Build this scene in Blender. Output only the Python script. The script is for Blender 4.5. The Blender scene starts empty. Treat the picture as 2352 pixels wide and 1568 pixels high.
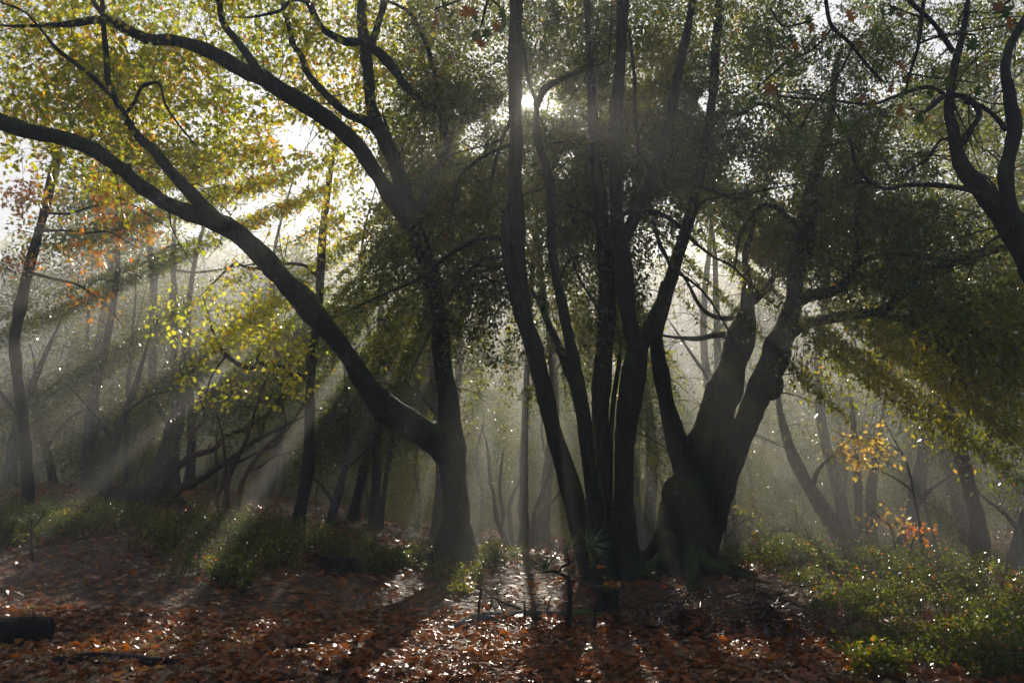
import bpy, math
import numpy as np
from mathutils import Vector

# ------------------------------------------------------------------ camera, sky, sun, exposure
SC = bpy.context.scene
COL = SC.collection
rad = math.radians
F = 1764.0                       # focal length in the units used for placing things (picture 2352 x 1568)
PITCH = rad(11.0)
EYE = np.array([0.0, 0.0, 1.7])
cam_d = bpy.data.cameras.new('camera'); cam = bpy.data.objects.new('camera', cam_d); COL.objects.link(cam)
cam.location = EYE; cam.rotation_euler = (rad(90) + PITCH, 0, 0)
cam_d.sensor_width = 36; cam_d.lens = 27; cam_d.clip_start = 0.05; cam_d.clip_end = 1500
SC.camera = cam
cp, sp_ = math.cos(PITCH), math.sin(PITCH)

def ray(x, y):
    a = (x - 1176) / F; b = (784 - y) / F
    v = np.array([a, cp - b * sp_, sp_ + b * cp])
    return v

def P(x, y, d):
    """the point seen at (x, y) whose distance ahead of the camera is d metres"""
    v = ray(x, y)
    return EYE + v * (d / v[1])

def proj(p):
    q = np.asarray(p) - EYE
    f = q[..., 1] * cp + q[..., 2] * sp_
    u = -q[..., 1] * sp_ + q[..., 2] * cp
    f = np.maximum(f, .01)
    return 1176 + q[..., 0] / f * F, 784 - u / f * F

S = ray(1212, 233); S = S / np.linalg.norm(S)      # towards the sun
SUN_EL = math.asin(S[2]); SUN_AZ = math.atan2(S[0], S[1])
UU = np.array([S[1], -S[0], 0.0]); UU /= np.linalg.norm(UU)
VV = np.cross(UU, S)

world = bpy.data.worlds.new('World'); SC.world = world; world.use_nodes = True
wt = world.node_tree; wn = wt.nodes; wn.clear()
out = wn.new('ShaderNodeOutputWorld'); bg = wn.new('ShaderNodeBackground')
sky = wn.new('ShaderNodeTexSky'); sky.sky_type = 'NISHITA'; sky.sun_disc = False
sky.sun_elevation = SUN_EL; sky.sun_rotation = SUN_AZ; sky.altitude = 300; sky.air_density = 1.0; sky.dust_density = 0.25; sky.ozone_density = 2.0
bg.inputs['Strength'].default_value = 0.05
wt.links.new(sky.outputs[0], bg.inputs['Color'])
# the sun's own disc and the tight ring round it, real size, at the sun's direction
tc = wn.new('ShaderNodeTexCoord'); dot = wn.new('ShaderNodeVectorMath'); dot.operation = 'DOT_PRODUCT'
dot.inputs[1].default_value = tuple(S); wt.links.new(tc.outputs['Generated'], dot.inputs[0])
ac = wn.new('ShaderNodeMath'); ac.operation = 'ARCCOSINE'; wt.links.new(dot.outputs['Value'], ac.inputs[0])
mr = wn.new('ShaderNodeMapRange'); mr.inputs[1].default_value = rad(.42); mr.inputs[2].default_value = rad(.3)
mr.inputs[3].default_value = 0; mr.inputs[4].default_value = 60
wt.links.new(ac.outputs[0], mr.inputs[0])
bg2 = wn.new('ShaderNodeBackground'); bg2.inputs['Color'].default_value = (1, .93, .8, 1); wt.links.new(mr.outputs[0], bg2.inputs['Strength'])
ad = wn.new('ShaderNodeAddShader'); wt.links.new(bg.outputs[0], ad.inputs[0]); wt.links.new(bg2.outputs[0], ad.inputs[1])
wt.links.new(ad.outputs[0], out.inputs['Surface'])

sun_d = bpy.data.lights.new('sun', 'SUN'); sun_d.energy = 5.0; sun_d.angle = rad(0.5); sun_d.color = (1, .90, .74)
sun = bpy.data.objects.new('sun', sun_d); COL.objects.link(sun)
sun.rotation_euler = Vector(tuple(S)).to_track_quat('Z', 'Y').to_euler(); sun.location = (0, 60, 60)

SC.render.engine = 'CYCLES'
cy = SC.cycles
cy.max_bounces = 5; cy.diffuse_bounces = 3; cy.glossy_bounces = 2; cy.transmission_bounces = 3; cy.volume_bounces = 0
cy.use_denoising = True; cy.denoiser = 'OPENIMAGEDENOISE'; cy.use_adaptive_sampling = False
cy.sample_clamp_indirect = 4.0; cy.caustics_reflective = False; cy.caustics_refractive = False
SC.view_settings.view_transform = 'Standard'; SC.view_settings.look = 'None'
SC.view_settings.gamma = 1; SC.view_settings.use_curve_mapping = False
SC.view_settings.exposure = 1.1
HAZE_DENSITY = 0.0072
HAZE_G = 0.5

# ------------------------------------------------------------------ helpers
def link(o, parent=None):
    COL.objects.link(o)
    if parent is not None: o.parent = parent
    return o

def tag(o, label=None, cat=None, group=None, kind=None):
    if label: o['label'] = label
    if cat: o['category'] = cat
    if group: o['group'] = group
    if kind: o['kind'] = kind
    return o

def empty(name, loc=(0, 0, 0)):
    o = bpy.data.objects.new(name, None); o.location = loc; o.empty_display_size = .2
    return link(o)

def raw_mesh(name, V, faces_flat, loop_tot, mat, tone=None, smooth=False):
    """V (n,3); faces_flat vertex indices; loop_tot number of corners of each face"""
    me = bpy.data.meshes.new(name)
    V = np.ascontiguousarray(V, dtype=np.float32); faces_flat = np.ascontiguousarray(faces_flat, dtype=np.int32)
    nf = len(loop_tot); loop_tot = np.asarray(loop_tot, dtype=np.int32)
    me.vertices.add(len(V)); me.vertices.foreach_set('co', V.ravel())
    me.loops.add(len(faces_flat)); me.loops.foreach_set('vertex_index', faces_flat)
    me.polygons.add(nf)
    st = np.zeros(nf, dtype=np.int32); st[1:] = np.cumsum(loop_tot)[:-1]
    me.polygons.foreach_set('loop_start', st); me.polygons.foreach_set('loop_total', loop_tot)
    me.polygons.foreach_set('use_smooth', np.full(nf, smooth, dtype=bool))
    me.update(calc_edges=True)
    if tone is not None:
        a = me.attributes.new('tone', 'FLOAT', 'FACE'); a.data.foreach_set('value', np.ascontiguousarray(tone, dtype=np.float32))
    me.materials.append(mat)
    return me

def mesh_obj(name, me, parent=None, origin=None):
    o = bpy.data.objects.new(name, me); link(o, parent)
    if origin is not None: o.location = origin
    return o

def norm(v):
    v = np.asarray(v, dtype=float)
    return v / np.maximum(np.linalg.norm(v, axis=-1, keepdims=True), 1e-9)

# smooth value noise in two and three dimensions
_r = np.random.default_rng(5); _T2 = _r.random((256, 256)); _T3 = _r.random((32, 32, 32))
def vnoise2(x, y):
    x = np.asarray(x, float); y = np.asarray(y, float)
    xi = np.floor(x).astype(int); yi = np.floor(y).astype(int); fx = x - xi; fy = y - yi
    fx = fx * fx * (3 - 2 * fx); fy = fy * fy * (3 - 2 * fy)
    a = _T2[xi % 256, yi % 256]; b = _T2[(xi + 1) % 256, yi % 256]; c = _T2[xi % 256, (yi + 1) % 256]; d = _T2[(xi + 1) % 256, (yi + 1) % 256]
    return (a * (1 - fx) + b * fx) * (1 - fy) + (c * (1 - fx) + d * fx) * fy
def vnoise3(p):
    p = np.asarray(p, float); i = np.floor(p).astype(int); f = p - i; f = f * f * (3 - 2 * f)
    r = 0
    for dx in (0, 1):
        for dy in (0, 1):
            for dz in (0, 1):
                w = (f[..., 0] if dx else 1 - f[..., 0]) * (f[..., 1] if dy else 1 - f[..., 1]) * (f[..., 2] if dz else 1 - f[..., 2])
                r = r + w * _T3[(i[..., 0] + dx) % 32, (i[..., 1] + dy) % 32, (i[..., 2] + dz) % 32]
    return r

def smst(a, b, x):
    t = np.clip((np.asarray(x, float) - a) / (b - a), 0, 1); return t * t * (3 - 2 * t)

# ------------------------------------------------------------------ ground height
def gz(x, y):
    x = np.asarray(x, float); y = np.asarray(y, float)
    left = smst(5, -12, x)
    h = left * 1.75 * smst(6, 24, y) + 0.05 + .22 * smst(8, 15, y) * np.exp(-((x - 1.5) / 4.5) ** 2)
    h = h - .12 * smst(6, 14, x)
    h = h - .75 * smst(25, 36, y) * left - .55 * smst(15.5, 22, y) * smst(-9, -2, x)
    h = h + .10 * (vnoise2(x * .55 + 7, y * .55) - .5) + .05 * (vnoise2(x * 1.7, y * 1.7 + 3) - .5) * smst(60, 20, y)
    h = h + .9 * (vnoise2(x * .08, y * .08 + 9) - .5) * smst(24, 45, y)
    far = smst(60, 120, y + .08 * np.abs(x)) * (32 + 7 * vnoise2(x * .03 + 3, y * .02))
    return h + far

def ground_hit(x, y, dmax=60):
    v = ray(x, y); v = v / v[1]
    d = np.arange(3, dmax, .05); p = EYE + v * d[:, None]
    below = p[:, 2] < gz(p[:, 0], p[:, 1])
    return d[np.argmax(below)] if below.any() else dmax

# ------------------------------------------------------------------ materials
def mat_new(name):
    m = bpy.data.materials.new(name); m.use_nodes = True; n = m.node_tree.nodes; n.clear()
    o = n.new('ShaderNodeOutputMaterial'); return m, n, m.node_tree.links, o

def ramp(n, stops):
    r = n.new('ShaderNodeValToRGB'); e = r.color_ramp.elements
    while len(e) < len(stops): e.new(.5)
    for i, (p, c) in enumerate(stops): e[i].position = p; e[i].color = (*c, 1)
    return r

def leaf_mat(name, stops, transl=.5, gloss=.06, rough=.3, tgain=1.5, single=None):
    m, n, L, o = mat_new(name)
    if single is None:
        at = n.new('ShaderNodeAttribute'); at.attribute_name = 'tone'; r = ramp(n, stops); L.new(at.outputs['Fac'], r.inputs[0])
    else:
        at = n.new('ShaderNodeObjectInfo'); r = ramp(n, stops); L.new(at.outputs['Random'], r.inputs[0])
    col = r.outputs[0]
    d = n.new('ShaderNodeBsdfDiffuse'); t = n.new('ShaderNodeBsdfTranslucent'); g = n.new('ShaderNodeBsdfGlossy')
    L.new(col, d.inputs[0])
    mx = n.new('ShaderNodeMix'); mx.data_type = 'RGBA'; mx.blend_type = 'MULTIPLY'; mx.inputs[0].default_value = 1
    L.new(col, mx.inputs[6]); mx.inputs[7].default_value = (tgain, tgain, tgain * .35, 1)
    L.new(mx.outputs[2], t.inputs[0])
    g.inputs['Roughness'].default_value = rough; g.inputs[0].default_value = (1, 1, 1, 1)
    a = n.new('ShaderNodeMixShader'); a.inputs[0].default_value = transl; L.new(d.outputs[0], a.inputs[1]); L.new(t.outputs[0], a.inputs[2])
    fr = n.new('ShaderNodeFresnel'); fr.inputs[0].default_value = 1.35
    ma = n.new('ShaderNodeMath'); ma.operation = 'MULTIPLY_ADD'; ma.inputs[1].default_value = .30 + gloss; ma.inputs[2].default_value = gloss * .2
    L.new(fr.outputs[0], ma.inputs[0])
    b = n.new('ShaderNodeMixShader'); L.new(ma.outputs[0], b.inputs[0]); L.new(a.outputs[0], b.inputs[1]); L.new(g.outputs[0], b.inputs[2])
    L.new(b.outputs[0], o.inputs['Surface'])
    return m

M_EVER = leaf_mat('evergreen_leaf', [(0, (.03, .055, .004)), (.5, (.12, .145, .007)), (.85, (.27, .24, .012)), (.97, (.36, .21, .03)), (1, (.38, .09, .02))], .62, .045, .28, 2.2)
M_OAK = leaf_mat('autumn_oak_leaf', [(0, (.13, .17, .012)), (.45, (.29, .31, .018)), (.8, (.48, .40, .025)), (.95, (.52, .26, .03)), (1, (.46, .13, .03))], .66, .03, .4, 1.9)
M_YEL = leaf_mat('bright_yellow_leaf', [(0, (.36, .40, .05)), (.6, (.56, .52, .09)), (.92, (.62, .42, .08)), (1, (.5, .2, .04))], .68, .03, .4, 2.0)
M_ORA = leaf_mat('orange_leaf', [(0, (.40, .36, .05)), (.35, (.55, .30, .05)), (.75, (.58, .20, .05)), (1, (.5, .10, .04))], .6, .04, .4, 1.5)
M_BACK = leaf_mat('distant_leaf', [(0, (.035, .055, .010)), (.6, (.11, .125, .015)), (1, (.25, .21, .02))], .55, .05, .3, 2.0)
M_SHRUB = leaf_mat('shrub_leaf', [(0, (.03, .050, .006)), (.6, (.10, .12, .011)), (.93, (.26, .23, .02)), (1, (.4, .10, .03))], .6, .06, .25, 2.2)
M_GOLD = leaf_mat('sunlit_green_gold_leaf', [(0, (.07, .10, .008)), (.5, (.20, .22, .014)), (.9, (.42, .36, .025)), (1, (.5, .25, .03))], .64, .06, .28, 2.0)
M_LIT = leaf_mat('fallen_leaf', [(0, (.020, .010, .006)), (.25, (.10, .030, .008)), (.5, (.42, .11, .008)), (.72, (.30, .085, .012)), (.88, (.15, .08, .04)), (1, (.34, .23, .12))], .42, .15, .25, 1.8)
M_LIT1 = leaf_mat('fallen_leaf_single', [(0, (.06, .02, .008)), (.35, (.20, .055, .010)), (.7, (.34, .09, .010)), (1, (.26, .16, .08))], .42, .24, .25, 1.8, single=1)
M_OAK1 = leaf_mat('oak_leaf_single', [(0, (.14, .18, .012)), (.5, (.30, .32, .018)), (.85, (.48, .40, .025)), (1, (.50, .22, .03))], .66, .03, .4, 1.9, single=1)
M_YEL1 = leaf_mat('yellow_leaf_single', [(0, (.36, .40, .05)), (.6, (.56, .52, .09)), (1, (.62, .42, .08))], .68, .03, .4, 2.0, single=1)
M_PEACH = leaf_mat('pale_peach_leaf', [(0, (.55, .48, .16)), (.6, (.66, .50, .22)), (1, (.6, .34, .12))], .6, .05, .4, 1.5)
M_ORA1 = leaf_mat('orange_leaf_single', [(0, (.42, .36, .05)), (.4, (.56, .28, .05)), (1, (.52, .14, .04))], .6, .04, .4, 1.5, single=1)
M_EVER1 = leaf_mat('evergreen_leaf_single', [(0, (.025, .042, .006)), (.6, (.085, .105, .010)), (1, (.20, .19, .016))], .58, .06, .28, 2.0, single=1)
M_HANG = leaf_mat('hanging_oak_leaf', [(0, (.03, .07, .012)), (.55, (.07, .11, .015)), (.7, (.22, .08, .02)), (1, (.30, .11, .03))], .5, .06, .35, 1.5, single=1)
M_NEEDLE = leaf_mat('pine_needle', [(0, (.05, .09, .03)), (1, (.14, .19, .06))], .3, .2, .3, 1.2)
M_STRAW = leaf_mat('needle_straw', [(0, (.16, .05, .02)), (1, (.30, .13, .05))], .1, .2, .35, 1.0)
M_MOSS = leaf_mat('moss_blade', [(0, (.10, .12, .012)), (1, (.26, .30, .03))], .6, .0, .6, 1.6)

def bark_mat(name, c0, c1, moss=.35, scale=1.0):
    m, n, L, o = mat_new(name)
    b = n.new('ShaderNodeBsdfPrincipled'); b.inputs['Roughness'].default_value = .85; b.inputs['Specular IOR Level'].default_value = .25
    tc = n.new('ShaderNodeTexCoord'); mp = n.new('ShaderNodeMapping'); mp.inputs['Scale'].default_value = (14 * scale, 14 * scale, 3.2 * scale)
    L.new(tc.outputs['Object'], mp.inputs[0])
    nz = n.new('ShaderNodeTexNoise'); nz.inputs['Scale'].default_value = 1; nz.inputs['Detail'].default_value = 6; nz.inputs['Roughness'].default_value = .65; L.new(mp.outputs[0], nz.inputs[0])
    vo = n.new('ShaderNodeTexVoronoi'); vo.feature = 'DISTANCE_TO_EDGE'; vo.inputs['Scale'].default_value = 1.1; L.new(mp.outputs[0], vo.inputs[0])
    r = ramp(n, [(.3, c0), (.7, c1)]); L.new(nz.outputs[0], r.inputs[0])
    nm = n.new('ShaderNodeTexNoise'); nm.inputs['Scale'].default_value = 2.3; nm.inputs['Detail'].default_value = 4; L.new(tc.outputs['Object'], nm.inputs[0])
    geo = n.new('ShaderNodeNewGeometry'); sx = n.new('ShaderNodeSeparateXYZ'); L.new(geo.outputs['Normal'], sx.inputs[0])
    ma = n.new('ShaderNodeMath'); ma.operation = 'MULTIPLY_ADD'; ma.inputs[1].default_value = .35; L.new(sx.outputs[2], ma.inputs[0]); L.new(nm.outputs[0], ma.inputs[2])
    mr = n.new('ShaderNodeMapRange'); mr.inputs[1].default_value = .75 - moss * .45; mr.inputs[2].default_value = .95 - moss * .4; L.new(ma.outputs[0], mr.inputs[0])
    mx = n.new('ShaderNodeMix'); mx.data_type = 'RGBA'; L.new(mr.outputs[0], mx.inputs[0]); L.new(r.outputs[0], mx.inputs[6]); mx.inputs[7].default_value = (.055, .07, .012, 1)
    nl = n.new('ShaderNodeTexNoise'); nl.inputs['Scale'].default_value = 11; nl.inputs['Detail'].default_value = 5; nl.inputs['Roughness'].default_value = .7; L.new(tc.outputs['Object'], nl.inputs[0])
    ml = n.new('ShaderNodeMapRange'); ml.inputs[1].default_value = .60; ml.inputs[2].default_value = .66; L.new(nl.outputs[0], ml.inputs[0])
    m2 = n.new('ShaderNodeMix'); m2.data_type = 'RGBA'; L.new(ml.outputs[0], m2.inputs[0]); L.new(mx.outputs[2], m2.inputs[6]); m2.inputs[7].default_value = (*[min(.3, c * 2.6) for c in c1], 1)
    L.new(m2.outputs[2], b.inputs['Base Color'])
    sm = n.new('ShaderNodeMath'); sm.operation = 'MULTIPLY_ADD'; sm.inputs[1].default_value = .9; L.new(vo.outputs[0], sm.inputs[0]); L.new(nz.outputs[0], sm.inputs[2])
    bp = n.new('ShaderNodeBump'); bp.inputs['Strength'].default_value = .9; bp.inputs['Distance'].default_value = .05; L.new(sm.outputs[0], bp.inputs['Height'])
    L.new(bp.outputs[0], b.inputs['Normal']); L.new(b.outputs[0], o.inputs['Surface'])
    return m
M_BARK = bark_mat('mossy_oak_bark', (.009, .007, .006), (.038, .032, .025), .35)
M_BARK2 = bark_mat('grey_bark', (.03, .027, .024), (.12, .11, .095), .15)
M_RED = bark_mat('smooth_reddish_bark', (.035, .02, .014), (.085, .045, .03), .05, .6)
M_TWIG = bark_mat('twig_bark', (.018, .014, .011), (.05, .042, .032), .1, 2)
M_LOG = bark_mat('weathered_log', (.06, .055, .05), (.20, .185, .17), .05)
M_STUMP = bark_mat('dark_rotten_wood', (.010, .008, .007), (.035, .025, .018), -.6)

def ground_mat():
    m, n, L, o = mat_new('forest_soil')
    b = n.new('ShaderNodeBsdfPrincipled'); b.inputs['Roughness'].default_value = .8
    tc = n.new('ShaderNodeTexCoord')
    a = n.new('ShaderNodeTexNoise'); a.inputs['Scale'].default_value = 9; a.inputs['Detail'].default_value = 8; L.new(tc.outputs['Object'], a.inputs[0])
    v = n.new('ShaderNodeTexVoronoi'); v.inputs['Scale'].default_value = 14; L.new(tc.outputs['Object'], v.inputs[0])
    r = ramp(n, [(.3, (.02, .011, .007)), (.5, (.07, .03, .015)), (.7, (.14, .055, .022))]); L.new(a.outputs[0], r.inputs[0])
    L.new(r.outputs[0], b.inputs['Base Color'])
    ad = n.new('ShaderNodeMath'); ad.operation = 'ADD'; L.new(a.outputs[0], ad.inputs[0]); L.new(v.outputs['Distance'], ad.inputs[1])
    bp = n.new('ShaderNodeBump'); bp.inputs['Distance'].default_value = .04; L.new(ad.outputs[0], bp.inputs['Height'])
    L.new(bp.outputs[0], b.inputs['Normal']); L.new(b.outputs[0], o.inputs['Surface']); return m
M_GROUND = ground_mat()

# ------------------------------------------------------------------ ground sheet and wooded far slope
def grid_axis(a, b, fine_a, fine_b, fine, coarse):
    xs = list(np.arange(a, fine_a, coarse)) + list(np.arange(fine_a, fine_b, fine)) + list(np.arange(fine_b, b + coarse, coarse))
    return np.array(xs)
gx = grid_axis(-168, 168, -14, 14, .25, 3.0); gy = grid_axis(-18, 178, 2, 26, .25, 3.0)
XX, YY = np.meshgrid(gx, gy); ZZ = gz(XX, YY)
nx, ny = len(gx), len(gy)
idx = np.arange(nx * ny).reshape(ny, nx)
q = np.stack([idx[:-1, :-1], idx[:-1, 1:], idx[1:, 1:], idx[1:, :-1]], -1).reshape(-1)
me = raw_mesh('ground', np.stack([XX, YY, ZZ], -1).reshape(-1, 3), q, np.full((nx - 1) * (ny - 1), 4), M_GROUND, smooth=True)
ground = mesh_obj('ground', me); tag(ground, kind='structure')

# ------------------------------------------------------------------ leaves
def t_simple():
    v = np.array([(0, 0, 0), (.24, .42, .05), (0, 1, -.06), (-.24, .42, .05)]); return v, [[0, 1, 2], [0, 2, 3]]
def t_oval():
    v = np.array([(0, 0, 0), (.2, .25, .04), (.26, .55, .05), (0, 1, -.08), (-.26, .55, .05), (-.2, .25, .04)]); return v, [[0, 1, 2, 3], [0, 3, 4, 5]]
def t_lobed(seed=0, curl=0.0):
    """a black-oak leaf: three pairs of pointed lobes and a tip"""
    o = [(0, 0), (.10, .16), (.34, .14), (.16, .32), (.47, .40), (.17, .52), (.42, .70), (.13, .74), (.0, 1.0)]
    pts = o + [(-x, y) for x, y in o[-2:0:-1]]
    v = [(0, .45, 0)] + [(x, y, abs(x) * .25 + curl * (y - .45) ** 2 + curl * 1.4 * x * x) for x, y in pts]
    n = len(pts); return np.array(v), [[0, i + 1, (i + 1) % n + 1] for i in range(n)]
def t_lobed_small():
    o = [(0, 0), (.30, .12), (.14, .32), (.46, .46), (.15, .6), (.0, 1.0)]
    pts = o + [(-x, y) for x, y in o[-2:0:-1]]
    v = [(0, .45, 0)] + [(x, y, abs(x) * .2) for x, y in pts]
    n = len(pts); return np.array(v), [[0, i + 1, (i + 1) % n + 1] for i in range(n)]
T_BLADE = (np.array([(-.13, 0, 0), (.13, 0, 0), (0, 1, .1)]), [[0, 1, 2]])
T_SIMPLE, T_OVAL, T_LOBED, T_LOB2 = t_simple(), t_oval(), t_lobed(), t_lobed_small()
T_CURL = [t_lobed(curl=.28), t_lobed(curl=-.3), t_oval()]
T_CURL[2] = (T_CURL[2][0] * np.array([1.25, 1, 2.2]), T_CURL[2][1])

def leaves_mesh(name, C, A, N, size, T, mat, tone):
    """C centres, A axes, N normals (n,3); size (n,)"""
    tv, tf = T; n = len(C)
    A = norm(A); Sd = norm(np.cross(A, N)); N2 = np.cross(Sd, A)
    V = C[:, None, :] + size[:, None, None] * (tv[None, :, 0, None] * Sd[:, None] + (tv[None, :, 1, None]) * A[:, None] + tv[None, :, 2, None] * N2[:, None])
    ff = np.concatenate([np.array(f) for f in tf]); lt = np.array([len(f) for f in tf])
    FF = (ff[None] + np.arange(n)[:, None] * len(tv)).ravel()
    return raw_mesh(name, V.reshape(-1, 3), FF, np.tile(lt, n), mat, np.repeat(tone, len(tf)))

_leafcache = {}
def leaf_objects(parent, C, A, N, size, T, mat, key, name='leaf', k=300):
    """the leaves that show largest, each an object sharing one mesh"""
    if key not in _leafcache:
        tv, tf = T
        _leafcache[key] = raw_mesh(name, tv, np.concatenate([np.array(f) for f in tf]), [len(f) for f in tf], mat)
    me = _leafcache[key]
    A = norm(A); Sd = norm(np.cross(A, N)); N2 = np.cross(Sd, A)
    from mathutils import Matrix
    base = np.array(parent.location) if parent is not None else np.zeros(3)
    for i in range(len(C)):
        s = size[i]
        o = bpy.data.objects.new(name, me); COL.objects.link(o); o.parent = parent
        M = Matrix(((Sd[i][0] * s, A[i][0] * s, N2[i][0] * s, C[i][0] - base[0]), (Sd[i][1] * s, A[i][1] * s, N2[i][1] * s, C[i][1] - base[1]),
                    (Sd[i][2] * s, A[i][2] * s, N2[i][2] * s, C[i][2] - base[2]), (0, 0, 0, 1)))
        o.matrix_basis = M

# ------------------------------------------------------------------ tubes
def resample(pts, per=5):
    """Catmull-Rom through rows (x,y,z,r)"""
    p = np.asarray(pts, float)
    if len(p) < 3: 
        t = np.linspace(0, 1, per + 1)[:, None]; return p[0] * (1 - t) + p[-1] * t
    q = np.vstack([2 * p[0] - p[1], p, 2 * p[-1] - p[-2]]); out = []
    for i in range(1, len(q) - 2):
        for t in np.arange(per) / per:
            a, b, c, d = q[i - 1], q[i], q[i + 1], q[i + 2]
            out.append(.5 * (2 * b + (c - a) * t + (2 * a - 5 * b + 4 * c - d) * t * t + (3 * b - a - 3 * c + d) * t ** 3))
    out.append(p[-1]); out = np.array(out); out[:, 3] = np.maximum(out[:, 3], .002)
    return out

def tube_batch(name, PP, RR, sides, mat, rough=0.0, cap=True):
    """PP (m,k,3), RR (m,k)"""
    m, k, _ = PP.shape
    T = np.gradient(PP, axis=1); T = norm(T)
    mean = norm(PP[:, -1] - PP[:, 0])
    ref = np.where(np.abs(mean[:, 2:3]) > .8, np.array([[0, 1., 0]]), np.array([[0, 0, 1.]]))
    A = norm(np.cross(T, ref[:, None, :])); B = np.cross(T, A)
    th = np.arange(sides) / sides * 2 * np.pi
    ring = A[:, :, None] * np.cos(th)[None, None, :, None] + B[:, :, None] * np.sin(th)[None, None, :, None]
    R = RR[:, :, None]
    V = PP[:, :, None] + ring * R[..., None]
    if rough > 0:
        f = vnoise3(V * np.array([7, 7, 2.2])) - .5 + .8 * (vnoise3(V * np.array([2.5, 2.5, 1.3]) + 11) - .5) + .5 * (vnoise3(V * np.array([17, 17, 6.]) + 5) - .5)
        V = PP[:, :, None] + ring * (R * (1 + rough * f) )[..., None]
    base = (np.arange(m) * k * sides)[:, None, None]; i = np.arange(k - 1)[None, :, None] * sides; j = np.arange(sides)[None, None, :]; j2 = (j + 1) % sides
    Q = np.stack([base + i + j, base + i + j2, base + i + sides + j2, base + i + sides + j], -1).reshape(-1)
    lt = [4] * (m * (k - 1) * sides); 
    if cap:
        c = (base[:, 0, :] + (k - 1) * sides + np.arange(sides)[None]).reshape(-1)
        c0 = (base[:, 0, :] + np.arange(sides)[None, ::-1]).reshape(-1)
        Q = np.concatenate([Q, c, c0]); lt = lt + [sides] * (2 * m)
    return raw_mesh(name, V.reshape(-1, 3), Q, lt, mat, smooth=True)

def limb_pts(pts, d, base=False, jit=.25):
    """pts rows (x, y, width[, d]) in picture units; d = (start, end) distance"""
    rows = []
    L = np.cumsum([0] + [math.hypot(pts[i + 1][0] - pts[i][0], pts[i + 1][1] - pts[i][1]) for i in range(len(pts) - 1)]); L = L / L[-1]
    for i, p in enumerate(pts):
        dd = d[0] + (d[1] - d[0]) * L[i]
        w = P(p[0], p[1], dd); r = p[2] / 2 / F * dd * 1.02
        rows.append((*w, r))
    rows = np.array(rows)
    out = resample(rows, 6)
    rr = out[:, 3:4]
    nz = np.stack([vnoise3(out[:, :3] * .9 + 3), vnoise3(out[:, :3] * .9 + 13), vnoise3(out[:, :3] * .9 + 23)], -1) - .5
    out[:, :3] += nz * jit * np.minimum(rr * 2, .12)
    out[:, 3] *= 1 + .26 * (vnoise3(out[:, :3] * 1.9 + 31) - .5) + .16 * (vnoise3(out[:, :3] * 5.3 + 61) - .5)
    return out

# ------------------------------------------------------------------ where the sunlight comes through
# (t0, t1, r0, r1, keep): spans of angle round the sun (degrees, clockwise from the right) and of distance
# off the line from camera to sun (m) where the canopy is open (keep near 0) or close (keep near 1)
GAPS = [
    (158, 161.5, 5.0, 17, .02), (164.5, 166, 5, 15, .1), (147.9, 148.5, 5, 15, .1), (149.4, 155, 4.8, 18, .0), (143.2, 147, 4.8, 18, .0), (137.8, 139.6, 4.3, 15, .04),
    (123.5, 126, 5, 12, .04), (103.8, 106, 5.2, 10, .03), (95.8, 99, 5.6, 13, .0), (89.5, 92.4, 5.6, 13, .0), (83.5, 86.2, 5.0, 10, .04), (71.5, 73, 5.5, 9, .08),
    (52.2, 60, 4.8, 17, .0), (45.8, 50.8, 4.8, 17, .0), (40, 44.2, 4.8, 17, .0), (35, 36.8, 5, 14, .05), (61, 62.3, 5.5, 11, .05),
    (38, 62, 8.5, 16, .3), (86, 108, 8.5, 15, .4),
]
# openings (u, v, ru, rv) across the light, in metres: sunlit patches of the floor
HOLES = [(-1.2, -5.5, 1.1, .45), (-.5, -4.85, 1.7, .16), (-.2, -6.1, .7, .22), (.35, -6.7, .75, .3), (.95, -7.0, .3, .45), (-6.8, -6.1, 1.3, .28), (-4.4, -5.3, .6, .2), (-2.6, -5.2, .5, .18), (2.0, -5.3, .5, .2), (4.9, -5.5, .7, .25), (5.5, -6.5, 1.6, .5), (3.6, -5.1, .4, .15), (-8.6, -6.2, 1.0, .4), (8.0, -6.8, 1.6, .5), (8.0, -9.1, 4.2, .8), (-6.0, -5.5, .9, .2), (-9.5, -6.0, 1.2, .35)]
def light_keep(p, pw=1.0):
    q = p - EYE; u = q @ UU; v = q @ VV
    r = np.hypot(u, v); px_, py_ = proj(p); th = np.degrees(np.arctan2(py_ - 233, px_ - 1212)) % 360
    n = .62 * vnoise2(u * .75 + 40, v * .75 + 17) + .38 * vnoise2(u * 1.9 + 3, v * 1.9 + 70)
    k = (.15 + .85 * smst(.22, .31, n)) ** pw
    k = np.maximum(k, smst(4.6, 3.9, r))
    k = np.where(r < .17, 0, k)
    for (a, b, ru, rv) in HOLES:
        k = k * (1 - .97 * smst(1.2, .85, np.hypot((u - a) / ru, (v - b) / rv)))
    if pw > .15:
        for (a, b, r0, r1, kk) in GAPS:
            w = min(1, pw * 1.3) * smst(a - 1.0, a + .8, th) * smst(b + 1.0, b - .8, th) * smst(r0 - .5, r0 + .3, r) * smst(r1 + .8, r1, r)
            k = np.minimum(k, k * (1 - w) + kk * w)
        fine = .65 * vnoise2(th * 1.0 + 9, r * .15) + .35 * vnoise2(th * 2.3 + 5, r * .3)
        k = k * (1 - min(1, pw * 1.3) * .8 * smst(.60, .72, fine) * smst(4.4, 5.4, r) * smst(28, 34, th) * smst(172, 160, th))
        k = np.maximum(k, .2 * smst(.40, .28, fine) * smst(4.0, 5.0, r))
    return k
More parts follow.
